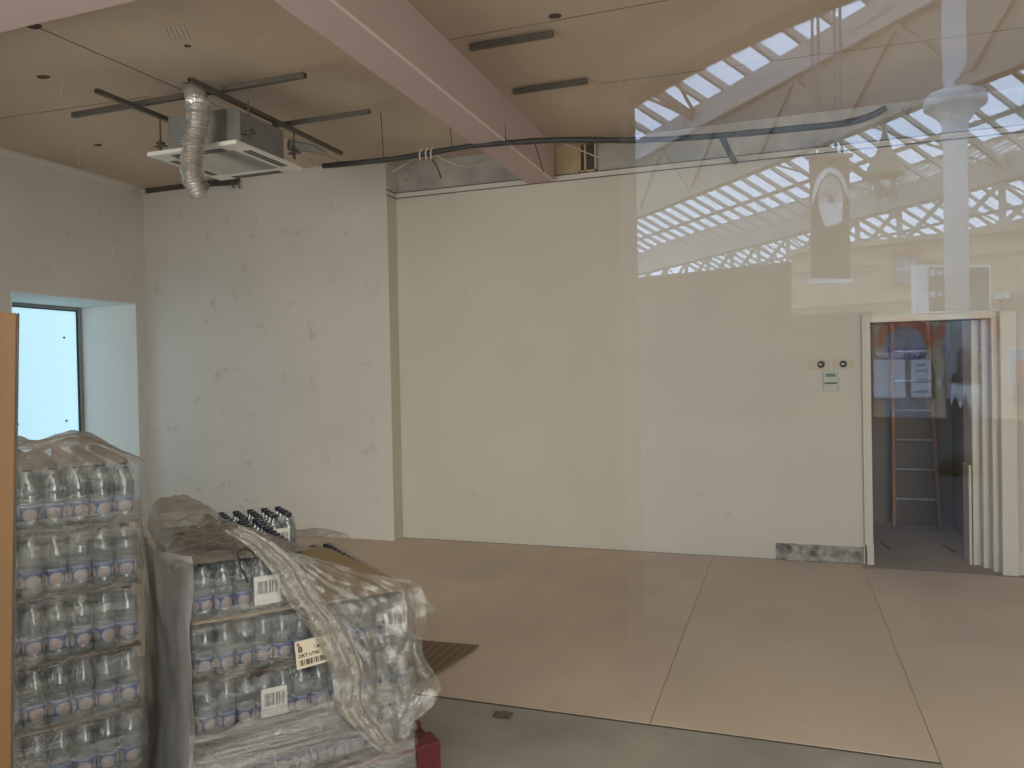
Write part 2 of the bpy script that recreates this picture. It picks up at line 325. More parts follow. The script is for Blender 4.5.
# coving at the wall heads
cv = MB(); cv.prism([(0,0),(.05,0),(.012,-.012),(0,-.05)], (XL,G,ZC), (1,0,0), (0,0,1), (0,1,0), 0, YS-G)
struct(cv.build('trim_6', M['wall_scuffed']))
# right side
struct(MB().box(XR, XR+.2, G, 9.4, 0, ZC).build('wall_right', M['wall']))
struct(MB().box(1.56, XR, 6.77, YB+.01, 0, 2.02).build('wall_pier', M['wall']))
sk = MB(); sk.box(1.645, XR, 6.748, 6.772, 0, .165); sk.box(1.645, XR, 6.742, 6.772, .165, .182)
struct(sk.build('baseboard_right', M['trim'], bevel=.003))
jb = MB()
for x0, x1, y0, y1 in ((1.40,1.455,6.99,7.30),(1.452,1.50,6.90,7.22),(1.497,1.54,6.80,7.1),(1.537,1.645,6.71,7.0)):
    jb.box(x0, x1, y0, y1, 0, 2.0)
struct(jb.build('trim_7', M['trim'], bevel=.006))
struct(MB().box(1.372, 1.392, 6.99, 7.2, 0, .80).build('trim_8', M['trim'], bevel=.003))
# left architrave + head
ar = MB(); ar.box(DX0-.065, DX0, YB-.022, YB+.26, 0, DZ+.06); ar.box(DX0-.065, DX0-.045, YB-.03, YB, .0, DZ+.06)
ar.box(DX0, 1.56, YB-.022, YB+.26, DZ, DZ+.06); ar.box(DX0-.065, 1.60, YB-.034, YB, DZ+.05, DZ+.068)
ar.box(DX0-.07, DX0+.004, YB-.03, YB+.0, 0, .17)
struct(ar.build('door_1', M['trim'], bevel=.004))
# store room beyond the door
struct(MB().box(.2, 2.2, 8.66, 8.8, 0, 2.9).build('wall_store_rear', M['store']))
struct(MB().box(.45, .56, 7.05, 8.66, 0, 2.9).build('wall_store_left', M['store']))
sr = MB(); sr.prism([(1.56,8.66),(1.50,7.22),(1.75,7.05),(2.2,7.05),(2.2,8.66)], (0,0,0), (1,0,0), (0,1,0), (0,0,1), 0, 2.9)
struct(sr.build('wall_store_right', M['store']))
# exposed masonry strip at the foot of the wall
rm = MB()
def rubf(a, b):
    x = -.09+a*.675; z = .002+b*.135
    return Vector((x, YB-.012+.012*sn((x*9,0,z*9)), z+(.008*sn((x*14,1,0)) if b in (0,1) else 0)))
rm.grid(rubf, 60, 12); struct(rm.build('trim_9', M['rubble'], thick=.01))
# beams
bm_ = MB(); bm_.box(-2.22, -1.962, G, YB+.06, 3.36, ZC); struct(bm_.build('trim_10', M['pink'], bevel=.006))
eb = MB(); eb.box(-1.972, -1.958, G, YB, 3.356, 3.366); struct(eb.build('trim_11', M['edge']))
struct(MB().box(XL, -2.22, 2.2, 2.815, 3.36, ZC).build('trim_12', M['pink'], bevel=.006))
# ceiling joints and holes
cj = MB()
def line(x0, y0, x1, y1, wd=.008): cj.bar((x0,y0,ZC-.001), (x1,y1,ZC-.001), wd, .004)
line(-4.16, 2.9, -4.09, 4.53, .010); line(-4.09, 4.53, -4.05, 6.6, .004); line(-6.59, 4.40, -4.4, 4.52, .004); line(-1.95, 4.47, 3.5, 4.45, .007); line(-1.25, 5.56, 3.5, 5.75, .003)
struct(cj.build('trim_13', M['joint']))
hl = MB()
for px_, py, sz in ((33,26,.07),(43,77,.06),(98,145,.05),(556,16,.05),(187,46,.03),(222,91,.03)):
    c = at(px_, py, 2, ZC-.002); k = 9
    pts = [(c.x+sz*(.6+.5*random.random())*math.cos(2*math.pi*i/k), c.y+sz*.7*(.6+.5*random.random())*math.sin(2*math.pi*i/k)) for i in range(k)]
    hl.prism(pts, (0,0,0), (1,0,0), (0,1,0), (0,0,1), ZC-.004, ZC-.001)
struct(hl.build('trim_14', M['gap']))
vm = MB()
for i in range(5):
    a = at(163+i*5.0, 26, 2, ZC-.003); b = at(169+i*5.0, 39, 2, ZC-.003); vm.bar(a, b, .012, .002)
struct(vm.build('trim_15', M['wall']))
# hairline wires & scratches hanging on the walls
# ------------------------------------------------------------------ shop window
sw = empty('window_2', (0, G, 0), None, None); struct(sw)
MB().box(-4.4, 3.3, G-.006, G+.006, .12, 3.1).build('window_pane', M['pane'], sw)
sf = MB(); sf.box(-4.5, -4.4, G-.05, G+.05, 0, 3.2); sf.box(3.3, 3.4, G-.05, G+.05, 0, 3.2); sf.box(-4.4, 3.3, G-.05, G+.05, 0, .12); sf.box(-4.4, 3.3, G-.05, G+.05, 3.1, 3.2)
sf.build('window_frame', M['darkmetal'], sw, bevel=.005)
wf = MB(); wf.box(XL-.3, -4.5, G-.1, G, 0, ZC+.1); wf.box(3.4, XR+.2, G-.1, G, 0, ZC+.1); wf.box(-4.5, 3.4, G-.1, G, 3.2, ZC+.1)
struct(wf.build('wall_front', M['wall']))

# ------------------------------------------------------------------ plywood sheets over the concrete
def sheet(x0, x1, y0, y1, m, label, zt=.003):
    o = MB().box(x0+.002, x1-.002, y0+.002, y1-.002, 0.0, zt).build('plywood_sheet', m); o.location = (0,0,0)
    return tag(o, label, 'plywood sheet', 'plywood sheets laid over the concrete floor')
sheet(-5.2, -.6, 3.47, 5.25, M['ply'], 'brown plywood floor sheet behind the bottle pallets, nearer the window')
sheet(-5.2, -.6, 5.25, 6.78, M['ply'], 'brown plywood floor sheet along the foot of the rear wall')
sheet(-.6, .57, 3.47, 6.78, M['ply2'], 'paler central plywood floor sheet below the exposed masonry strip')
sheet(.57, 3.5, 4.72, 6.66, M['ply'], 'plywood floor sheet in front of the open doorway')
sheet(.57, 3.5, 3.40, 4.72, M['ply2'], 'plywood floor sheet at lower right corner, nearest the window')
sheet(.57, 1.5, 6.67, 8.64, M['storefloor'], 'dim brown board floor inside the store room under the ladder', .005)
struct(MB().box(-5.2, 3.5, 3.455, 3.4705, 0, .0009).build('trim_20', M['gap']))
# cardboard offcut lying by the pallet
p = [at(422,640,2,.02), at(479,645,2,.02), at(423,681,2,.02)]
c0 = p[1]; d1 = (p[0]-p[1]).normalized(); d2 = (p[2]-p[1]).normalized()
cb = MB(); q = [c0, c0+d1*1.0, c0+d1*1.0+d2*.75, c0+d2*.75]
cb.prism([(v.x, v.y) for v in q], (0,0,0), (1,0,0), (0,1,0), (0,0,1), .013, .02)
tag(cb.build('cardboard_sheet', M['corr']), 'dark ribbed cardboard sheet lying on the plywood beside the shrink-wrapped pallet', 'cardboard')
# small scrap on the concrete
sc_ = MB(); pc = at(503,716,2,.0)
sc_.grid(lambda a, b: Vector((pc.x+(a-.5)*.09, pc.y+(b-.5)*.06, .004+.02*abs(sn((a*3,b*3,1))))), 8, 6)
tag(sc_.build('paper_scrap', M['layercard'], thick=.001), 'small crumpled scrap lying on the bare concrete floor', 'scrap')
# upright board at the left edge
MBo = MB(); 
tb = empty('wooden_board', (-1.2,.55,0), 'tall orange-brown varnished wooden board standing upright at the left edge', 'wooden board')
tpb = at(17,313,1,.78); bpb = at(11,768,1,.78); BA = Vector((.61,.79,0)); BNn = Vector((-.79,.61,0)); hz = tpb.z
lean = (tpb-bpb).dot(BA)*hz/(hz-bpb.z); foot = Vector((tpb.x,tpb.y,0))-BA*lean
bo = MB(); bo.prism([(-.62,0),(0,0),(lean,hz),(-.62+lean,hz+.02)], foot, BA, zz, BNn, 0, .022)
bo.build('board_panel', M['orange'], tb, bevel=.002)
be = MB(); be.bar(foot+BNn*.011+BA*.0015, foot+BNn*.011+BA*(lean+.0015)+zz*hz, .022, .003, BA); be.build('board_edging', M['darkmetal'], tb)

# ------------------------------------------------------------------ ceiling strut rails
def strut_rail(x0, x1, y0, y1, z, label, group, wd=.034):
    if abs(x1-x0) > abs(y1-y0): ax = Vector((1,0,0)); ln = x1-x0; o_ = Vector((x0,(y0+y1)/2,z)); sd = Vector((0,1,0))
    else: ax = Vector((0,1,0)); ln = y1-y0; o_ = Vector(((x0+x1)/2,y0,z)); sd = Vector((-1,0,0))
    h = wd/2; t = .004
    prof = [(-h,0),(h,0),(h,wd),(h-.009,wd),(h-.009,wd-t),(h-t,wd-t),(h-t,t),(-h+t,t),(-h+t,wd-t),(-h+.009,wd-t),(-h+.009,wd),(-h,wd)]
    mb = MB(); mb.prism(prof, o_, sd, Vector((0,0,1)), ax, 0, ln)
    return tag(mb.build('strut_rail', M['rail'], None), label, 'metal rail', group)
gr_ = 'strut rails hung under the ceiling around the air unit'
strut_rail(-4.78,-2.83,4.19,4.19,3.50,'longest metal rail, running crosswise behind the foil duct above the air unit', gr_)
strut_rail(-4.135,-4.135,3.80,4.70,3.455,'short metal rail crossing left of the foil duct, over the air unit left edge', gr_, .030)
strut_rail(-3.46,-3.46,3.88,5.62,3.455,'metal rail running front to back over the right side of the air unit', gr_, .030)
strut_rail(-3.62,-2.79,4.93,4.93,3.50,'short crosswise metal rail at the far right of the air unit', gr_, .030)
strut_rail(-1.86,-1.31,4.58,4.58,ZC-.043,'metal rail fixed flat on the ceiling right of the pink beam, nearer one', 'rails on ceiling right of the beam')
strut_rail(-1.86,-1.30,5.41,5.41,ZC-.043,'metal rail fixed flat on the ceiling right of the pink beam, farther one', 'rails on ceiling right of the beam')
# ------------------------------------------------------------------ cassette air unit
ax0, ax1, ay0, ay1, az = -4.12, -3.37, 4.19, 4.93, 3.15
ac = empty('air_conditioner', ((ax0+ax1)/2,(ay0+ay1)/2,az), 'white square cassette air conditioner hanging from rails below the ceiling', 'air conditioner')
pn = MB(); i_ = .125
pn.box(ax0,ax1,ay0,ay0+i_,az,az+.03); pn.box(ax0,ax1,ay1-i_,ay1,az,az+.03); pn.box(ax0,ax0+i_,ay0+i_,ay1-i_,az,az+.03); pn.box(ax1-i_,ax1,ay0+i_,ay1-i_,az,az+.03)
pn.build('fascia', M['acwhite'], ac, bevel=.008)
gm = MB(); gm.box(ax0+i_,ax1-i_,ay0+i_,ay1-i_,az+.006,az+.02)
for k in range(22):
    y = ay0+i_+.01+k*(ay1-ay0-2*i_-.02)/21; gm.box(ax0+i_,ax1-i_,y-.003,y+.003,az+.001,az+.008)
gm.build('intake_grille', M['grille'], ac)
for a in ((ax0+.16,ax1-.16,ay0+.05,ay0+.075),(ax0+.16,ax1-.16,ay1-.075,ay1-.05),(ax0+.05,ax0+.075,ay0+.16,ay1-.16),(ax1-.075,ax1-.05,ay0+.16,ay1-.16)):
    v = MB(); v.box(*a, az-.002, az+.004); v.box(a[0]-.0 if a[1]-a[0] > .1 else a[0]+.035, a[1] if a[1]-a[0] > .1 else a[1]+.035, a[2]+(.035 if a[1]-a[0] > .1 else 0), a[3]+(.035 if a[1]-a[0] > .1 else 0), az-.002, az+.002)
    v.build('air_vent', M['black'], ac)
cs = MB(); e = .07; cc = .06
poly = [(ax0+e+cc,ay0+e),(ax1-e-cc,ay0+e),(ax1-e,ay0+e+cc),(ax1-e,ay1-e-cc),(ax1-e-cc,ay1-e),(ax0+e+cc,ay1-e),(ax0+e,ay1-e-cc),(ax0+e,ay0+e+cc)]
cs.prism(poly, (0,0,0), (1,0,0), (0,1,0), (0,0,1), az+.03, az+.27)
cs.build('casing', M['steel'], ac, bevel=.004)
for (x, y) in ((ax0+.0,ay0+.13),(ax1-.0,ay0+.13),(ax1-.0,ay1-.1),(ax0+.0,ay1-.1)):
    rod = MB(); rod.tube([(x,y,az+.09),(x,y,3.47 if y < 4.5 else 3.50)], .006, 6); rod.build('hanger_rod', M['rail'], ac)
    br = MB(); br.box(x-.045,x+.045,y-.02,y+.02,az+.10,az+.108); br.box(x-.025,x+.025,y-.018,y+.018,az+.12,az+.132); br.tube([(x,y,az+.06),(x,y,az+.15)], .011, 6); br.build('bracket', M['rail'], ac)
pj = MB(); pj.tube([(-3.44,4.86,3.33),(-3.33,5.0,3.33),(-3.28,5.1,3.31)], [.04,.035,.02], 10); pj.build('pipe_stub', M['steel'], ac)
# ------------------------------------------------------------------ foil duct
dp = [at(194,82,2,ZC)-zz*.02, at(194,82,2,ZC)-zz*.09, at(197,100,1,4.10), at(198,118,1,4.04), at(194,142,1,4.04), at(192,166,1,4.04), at(195,184,1,4.04), at(200,191,1,4.08)]
def bez(pts, n):
    out = []
    for i in range(len(pts)-1):
        p0 = pts[max(i-1,0)]; p1 = pts[i]; p2 = pts[i+1]; p3 = pts[min(i+2,len(pts)-1)]
        for k in range(n):
            t = k/n; out.append(.5*((2*p1)+(p2-p0)*t+(2*p0-5*p1+4*p2-p3)*t*t+(3*p1-p0-3*p2+p3)*t*t*t))
    return out+[pts[-1]]
path = bez(dp, 16); rr = [(.073 if i % 2 else .060)*(1+.05*math.sin(i*.7)) for i in range(len(path))]
du = MB().tube(path, rr, 20, cap=False).build('foil_duct', M['foil'], None, thick=.002)
du.location = (0,0,0); tag(du, 'flexible silver foil duct hanging from the ceiling in front of the air unit', 'duct')
# ------------------------------------------------------------------ lagged cable run below the ceiling
cab = empty('cable_run', (0,5.5,3.35), 'long sagging black lagged cable run hung below the ceiling', 'cable')
pts = [at(x, y, 1, 5.5) for x, y in ((323,166),(365,162),(400,158),(440,151),(480,145),(520,142),(560,140),(640,140),(700,137),(760,132),(800,128),(840,124),(868,117),(886,108))]
path = bez(pts, 5); MB().tube(path, [.022+.006*sn(p_, 6) for p_ in path], 8).build('cable', M['cable'], cab, smooth=True)
MB().tube([at(722,137,1,5.5), at(729,152,1,6.1), at(735,162,1,6.78)], .024, 8).build('branch_cable', M['cable'], cab, smooth=True)
for x, y, x2, y2 in ((506,142,500,128),(384,160,380,152),(452,149,440,120)):
    a = at(x,y,1,5.5); b = Vector((a.x-.02,5.5,ZC)); MB().tube([a,b], .004, 5).build('hanger_wire', M['rail'], cab)
for i, ln in enumerate([((425,153),(412,160),(392,172)), ((430,153),(460,166),(480,165),(505,152)), ((428,155),(436,165),(441,178)), ((535,144),(540,160),(543,172)), ((554,140),(575,148),(600,158),(612,161))]):
    a = bez([at(x,y,1,5.52+.2*q_) for q_, (x, y) in enumerate(ln)], 5)
    tw = tag(MB().tube(a, .005 if i != 2 else .007, 5).build('loose_wire', M['wire'] if i not in (2,3) else M['darkmetal']), ['pale loose wire drooping left from the cable ties','pale loose wire looping right under the sagging cable','short dark wire hanging against the dirty upper wall','dark wire hanging down beside the pink beam','pale wire trailing across the yellowed patch towards the grille'][i], 'wire')
tie = MB()
for x in (420,426,431): 
    c = at(x,154.5-(x-420)*.1,1,5.5); tie.tube([c+Vector((0,0,-.045)),c+Vector((.01,-.03,0)),c+Vector((.015,0,.045))], .005, 5)
tie.build('cable_tie', M['paper'], cab)
# thin hanging wire lengths on the left ceiling
for (x,y,x2,y2,lb) in ((62,74,60,98,'thin wire hanging from the ceiling near the top left beam'),(78,139,79,165,'thin wire hanging from the ceiling over the window'),):
    a = at(x,y,2,ZC); b = at(x2,y2,1,a.y); tag(MB().tube(bez([a,(a+b)/2+Vector((.01,0,0)),b],4), .003, 5).build('hanging_wire', M['wire']), lb, 'wire')
# wall clips / pipe hook over the left section
hk = MB(); 
for x in (231,237): a = at(x,183,1,6.6); hk.tube([a, a+Vector((.02,-.01,.02)), a+Vector((.03,0,-.06))], .008, 6)
hk.tube([at(183,187,1,6.6), at(236,184,1,6.6)], .012, 6)
tag(hk.build('pipe_hook', M['darkmetal']), 'dark pipe with two hooked ends at the top of the left wall section', 'pipe')
# conduit piece on top of the left section near the beam
tag(MB().tube([at(300,163,1,6.55), at(308,155,1,6.4), at(314,166,1,6.3)], .014, 6).build('flexible_conduit', M['wire']), 'short flexible conduit between the air unit and the cable run', 'conduit')
# ------------------------------------------------------------------ vent grille on the upper wall
vg = empty('vent_grille', (-1.63,YB+.05,3.4), 'tall narrow dark vent grille on the upper wall right of the pink beam', 'vent grille')
v = MB(); gx0, gx1, gz0, gzt = -1.735,-1.575,3.42,3.69
for a in ((gx0,gx0+.015,gz0,gzt),(gx1-.015,gx1,gz0,gzt),(gx0,gx1,gz0,gz0+.015),(gx0,gx1,gzt-.015,gzt),(gx0+.05,gx0+.065,gz0,gzt)): v.box(a[0],a[1],YB+.02,YB+.045,a[2],a[3])
v.build('grille_frame', M['stain'], vg)
v = MB(); v.box(gx0,gx1,YB+.04,YB+.055,gz0,gzt); v.build('backing', M['gap'], vg)
v = MB()
for k in range(9): v.box(gx0+.07,gx1-.02,YB+.025,YB+.04,gz0+.03+k*.026,gz0+.038+k*.026)
v.build('slats', M['rail'], vg)
# ------------------------------------------------------------------ wall fittings
for i, (x0, x1, rx, lb) in enumerate(((.192,.345,.283,'left beige blanking plate with black grommet above the thermostat'),(.378,.525,.452,'right beige blanking plate with black grommet above the thermostat'))):
    t = empty('blanking_plate', ((x0+x1)/2,YB,1.6), lb, 'wall plate', 'blanking plates above the thermostat')
    MB().box(x0,x1,YB-.012,YB,1.588,1.664).build('plate', M['plate'], t, bevel=.003)
    g_ = MB().lathe([(.026,0),(.028,.01),(.02,.018),(.006,.018)], (0,0,0), 16); g_.v = [Vector((q.x+rx, YB-.012-q.z, q.y+1.628)) for q in g_.v]; g_.build('grommet', M['black'], t)
    MB().box(rx-.018,rx+.006,YB-.033,YB-.03,1.622,1.634).build('cable_end', M['plate'], t)
t = empty('thermostat', (.353,YB,1.41), 'small greenish-grey thermostat controller with screen on the rear wall', 'thermostat')
MB().box(.298,.41,YB-.022,YB,1.408,1.574).build('body', M['thermo'], t, bevel=.005)
MB().box(.316,.392,YB-.024,YB-.02,1.525,1.552).build('screen', M['lcd'], t)
MB().box(.308,.402,YB-.0245,YB-.02,1.468,1.480).build('cover_slot', M['black'], t)
kb = MB()
for a in range(3):
    for b in range(3): kb.box(.316+a*.029,.336+a*.029,YB-.0245,YB-.02,1.42+b*.015,1.428+b*.015)
kb.build('buttons', M['plate'], t)
tag(MB().box(.355,.372,YB-.004,YB,1.60,3.35).build('conduit_trunking', M['wall']), 'thin white trunking running up the wall above the thermostat', 'trunking')
# ------------------------------------------------------------------ ladder in the store room
ld = empty('ladder', (1.21,8.55,0), 'wooden ladder with metal rungs leaning in the dark store room', 'ladder')
for xb, xt in ((1.012,1.025),(1.412,1.335)):
    l = MB(); l.bar((xb,8.50,0), (xt,8.60,2.25), .032, .06, (0,1,0)); l.build('stile', M['ladderwood'], ld, bevel=.004)
for k in range(7):
    z = .277+k*.2935; f_ = z/2.25; y = 8.50+.10*f_
    MB().tube([(1.012+.013*f_,y,z),(1.412-.077*f_,y,z)], .0115, 8).build('rung', M['alloy'], ld)
for i, (x, y, lb) in enumerate(((884,545,'left'),(948,548,'right'))):
    a = at(x,y,2,.004); tag(MB().bar(a+Vector((-.02,.12,0)), a+Vector((.03,-.18,0)), .018, .006).build('floor_slot', M['gap']), 'dark slot in the store room floor, %s one' % lb, 'floor slot')

# ------------------------------------------------------------------ bottle packs
def mesh_only(mb, name, m, smooth=True):
    me = bpy.data.meshes.new(name); me.from_pydata([tuple(q) for q in mb.v], [], mb.f); me.update(); me.materials.append(m)
    for p_ in me.polygons: p_.use_smooth = smooth
    return me
BD = .065
body = mesh_only(MB().lathe([(.022,0),(.0300,.004),(.0318,.012),(.0318,.028),(.0305,.032),(.0305,.076),(.0318,.080),(.0300,.088),(.0318,.096),(.0300,.104),(.0318,.112),(.0312,.125),(.027,.145),(.019,.163),(.0135,.174),(.0125,.181)], n=14), 'bottle', M['bottle'])
capm = mesh_only(MB().lathe([(.0155,.180),(.0158,.184),(.0158,.195),(.014,.197)], n=12), 'cap', M['cap'])
labm = mesh_only(MB().lathe([(.0308,.030),(.0312,.0301),(.0312,.078),(.0308,.0781)], n=18), 'label', M['blabel'])
NX, NY = 6, 4; PL, PW, PH = NX*BD, NY*BD, .198
def shrink_fn():
    mb = MB(); n = 96; rows = [0,.004,.03,.08,.125,.15,.175,.190,.2]; vs = []; fs = []
    for z in rows:
        t = max(0, (z-.12)/.08); ins = .018*t*t
        for k in range(n):
            a = k/n*2*(PL+PW)
            if a < PL: x, y, ph = a, 0, a
            elif a < PL+PW: x, y, ph = PL, a-PL, a-PL
            elif a < 2*PL+PW: x, y, ph = PL-(a-PL-PW), PW, a-PL-PW
            else: x, y, ph = 0, PW-(a-2*PL-PW), a-2*PL-PW
            x -= PL/2; y -= PW/2; sc2 = .004*abs(math.sin(math.pi*ph/BD))
            fx_ = 1-(ins*2+.004-sc2)/PL; fy_ = 1-(ins*2+.004-sc2)/PW
            vs.append(Vector((x*fx_, y*fy_, z)))
    for j in range(len(rows)-1):
        for k in range(n): fs.append((j*n+k, j*n+(k+1) % n, (j+1)*n+(k+1) % n, (j+1)*n+k))
    return mb.add(vs, fs)
shr = mesh_only(shrink_fn(), 'shrink_wrap', M['shrink'])
stk = mesh_only(MB().box(-.045,.045,-.002,0,-.05,.05), 'barcode_sticker', M['paper'], False)
stb = mesh_only(MB().box(-.036,.036,-.0028,-.002,-.012,.032), 'barcode', M['bars'], False)
def ob(name, me, parent, loc=(0,0,0), rz=0):
    o = bpy.data.objects.new(name, me); o.parent = parent; o.location = loc; o.rotation_euler = (0,0,rz); COL.objects.link(o); return o
def pack(origin, ang, u, v, z, label, group, turn=False, sticker=None, fill=True):
    """u, v: centre of the pack on its pallet"""
    ca, sa = math.cos(ang), math.sin(ang)
    loc = (origin[0]+u*ca-v*sa, origin[1]+u*sa+v*ca, z)
    r = empty('water_bottle_pack', loc, label, 'bottle pack', group, ang+(R(90) if turn else 0))
    for i in range(NX):
        for j in range(NY):
            b = ob('bottle', body, r, ((i-(NX-1)/2)*BD, (j-(NY-1)/2)*BD, .001), random.choice((0, .15, -.15, .3, -.3)))
            ob('cap', capm, b); ob('label', labm, b)
    ob('shrink_wrap', shr, r)
    if sticker:
        sx, sy, sz, rz = sticker; s_ = ob('barcode_sticker', stk, r, (sx, sy, sz), rz); ob('barcode', stb, s_)
        s_['label'] = 'white barcode sticker'
    return r
ORD = ['top', 'second', 'third', 'fourth', 'fifth', 'bottom']
# pallet 1 (left, full height)
A1 = R(54.8); E1 = Vector((math.cos(A1), math.sin(A1), 0)); V1 = Vector((-math.sin(A1), math.cos(A1), 0))
O1 = Vector((-1.965,1.955,0)) - E1*.81
def pallet(name, O, E, V, wu, wv, ztop, m, label):
    r = empty(name, O, label, 'pallet'); ca = E; 
    def bx(u0, u1, v0, v1, z0, z1, nm):
        mb = MB(); mb.prism([(u0,v0),(u1,v0),(u1,v1),(u0,v1)], O, E, V, (0,0,1), z0, z1); mb.build(nm, m, r, bevel=.003)
    for k in range(7): bx(0, wu, k*(wv-.1)/6, k*(wv-.1)/6+.1, ztop-.022, ztop, 'deck_board')
    for k in range(3): bx(k*(wu-.1)/2, k*(wu-.1)/2+.1, 0, wv, ztop-.044, ztop-.022, 'stringer_board')
    for a in range(3):
        for b in range(3): bx(a*(wu-.1)/2, a*(wu-.1)/2+.1, b*(wv-.14)/2, b*(wv-.14)/2+.14, .022, ztop-.044, 'block')
    for k in range(3): bx(0, wu, k*(wv-.1)/2, k*(wv-.1)/2+.1, 0, .022, 'base_board')
    return r
pallet('shipping_pallet', O1, E1, V1, .79, 1.2, .138, M['woodpallet'], 'wooden pallet under the taller stack of bottle packs at far left')
H1 = .2025
for L_ in range(6):
    z = .14+L_*H1; k = 5-L_
    for i in range(2):
        for j in range(2 if L_ < 5 else 3):
            nm = 'shrink-wrapped water bottle pack, taller left stack, %s layer, %s, %s row' % (ORD[k], ('left end', 'right end')[i], ('front','second','third')[j])
            pack(O1, A1, .005+PL/2+i*PL, .01+PW/2+j*PW, z, nm, 'bottle packs on the taller left pallet')
    if L_:
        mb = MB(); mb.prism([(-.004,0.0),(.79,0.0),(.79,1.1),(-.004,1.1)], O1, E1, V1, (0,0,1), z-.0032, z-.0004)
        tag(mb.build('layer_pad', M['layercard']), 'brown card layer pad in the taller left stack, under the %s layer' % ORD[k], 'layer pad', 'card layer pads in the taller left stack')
# pallet 2 (right, partly unwrapped)
A2 = R(49.5); E2 = Vector((math.cos(A2), math.sin(A2), 0)); V2 = Vector((-math.sin(A2), math.cos(A2), 0))
O2 = Vector((-1.893,2.078,0))
pallet('shipping_pallet', O2+E2*(-.01)-V2*.02, E2, V2, .90, 1.22, .160, M['red'], 'red-painted wooden pallet under the partly unwrapped bottle stack')
H2 = .2055; Z2 = .163; lay = []
for L_ in range(4):
    z = Z2+L_*H2; k = 3-L_
    if L_ < 3:
        pos = [(0,0),(1,0),(0,1),(0,2),(0,3)]+([(1,1),(1,2),(1,3)] if L_ == 2 else [(1,1)])
    else: pos = [(0,0),(0,1),(0,2)]
    for i, j in pos:
        nm = 'shrink-wrapped water bottle pack, partly unwrapped stack, %s layer, %s, %s row from front' % (ORD[k] if k < 3 else 'lowest', ('left half','right half')[i], ('first','second','third','fourth')[j])
        st = None
        if (L_, i, j) == (3,0,0): st = (.045,-PW/2-.004,.075,0)
        if (L_, i, j) == (2,1,0): st = (.135,-PW/2-.004,.085,0)
        if (L_, i, j) == (1,0,0): st = (.06,-PW/2-.004,.085,0)
        pack(O2, A2, .005+PL/2+i*PL, .01+PW/2+j*PW, z, nm, 'bottle packs on the partly unwrapped pallet', sticker=st)
    if L_:
        w_ = .80 if L_ < 3 else .80
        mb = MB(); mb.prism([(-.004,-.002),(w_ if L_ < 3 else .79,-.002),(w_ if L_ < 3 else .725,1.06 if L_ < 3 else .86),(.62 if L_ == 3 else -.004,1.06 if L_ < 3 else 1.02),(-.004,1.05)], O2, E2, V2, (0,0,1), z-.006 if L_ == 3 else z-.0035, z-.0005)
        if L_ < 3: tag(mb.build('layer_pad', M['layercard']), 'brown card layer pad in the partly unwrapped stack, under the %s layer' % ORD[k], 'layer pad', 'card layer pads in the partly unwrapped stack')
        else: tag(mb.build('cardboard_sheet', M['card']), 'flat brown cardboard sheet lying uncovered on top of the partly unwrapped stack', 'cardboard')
z3 = Z2+3*H2
pack(O2, A2, .165+PL/2, .796+PW/2, z3, 'uncovered bottle pack with dark caps and a barcode sticker beside the bare cardboard sheet', 'bottle packs on the partly unwrapped pallet', sticker=(.115,-PW/2-.004,.085,0))

# ------------------------------------------------------------------ stretch film
def wrap(O, E, V, u0, u1, v0, v1, z0, z1, nz, amp, seed, pinch=0, pz=0, bulge=None, closed=True):
    mb = MB(); n = 150; per = 2*((u1-u0)+(v1-v0)); vs = []; fs = []
    for j in range(nz+1):
        z = z0+(z1-z0)*j/nz
        for k in range(n):
            a = k/n*per; W, D = u1-u0, v1-v0
            if a < W: u, v, nu, nv = a, 0, 0, -1
            elif a < W+D: u, v, nu, nv = W, a-W, 1, 0
            elif a < 2*W+D: u, v, nu, nv = W-(a-W-D), D, 0, 1
            else: u, v, nu, nv = 0, D-(a-2*W-D), -1, 0
            p_ = (u*6, v*6, z*14); off = .008+amp*sn(p_, 1, seed)+amp*.5*sn((u*20,v*20,z*60), 1, seed+2)
            if pinch: off -= pinch*math.exp(-(((z-pz) % H1)/H1-.5)**2*0) * max(0, 1-abs(((z-pz+H1/2) % H1)-H1/2)/.02)
            off = max(off, .003)
            if bulge: off += bulge(u, v, z, nu, nv)
            q = Vector(O)+E*(u0+u+nu*off)+V*(v0+v+nv*off); vs.append(Vector((q.x,q.y,z)))
    for j in range(nz):
        for k in range(n): fs.append((j*n+k, j*n+(k+1) % n, (j+1)*n+(k+1) % n, (j+1)*n+k))
    return mb.add(vs, fs)
f1 = empty('stretch_film', O1, 'tight clear stretch film wrapped around the taller left stack, crumpled on top', 'stretch film')
zt1 = .14+6*H1
wrap(O1, E1, V1, -.004, .795, -.004, .86, .02, zt1-.01, 70, .006, 1, pinch=.004, pz=.14).build('side_film', M['film'], f1, smooth=True)
def top1(a, b):
    u = -.02+a*.83; v = -.015+b*.86; ed = min(a, 1-a, b, 1-b)
    lump = .034+.07*sn((u*3.6,v*3.6,0), 1, 4)+.03*abs(sn((u*9,v*9,0), 1, 6))+.012*sn((u*25,v*25,0), 1, 8)
    h = zt1-.005+max(.0, lump)*min(1, ed*7)+.02*math.exp(-((u-.35)/.12)**2)*min(1, ed*7)-(.008 if ed == 0 else 0)
    q = Vector(O1)+E1*u+V1*v; return Vector((q.x, q.y, h))
MB().grid(top1, 60, 50).build('top_film', M['filmtop'], f1, smooth=True)
f2 = empty('stretch_film', O2, 'torn loose stretch film draped over the partly unwrapped bottle stack', 'stretch film')
def bul(u, v, z, nu, nv):
    return (.05+.03*math.sin(z*7))*(1 if nu < 0 else 0)*min(1, (v)*2.5+.25)
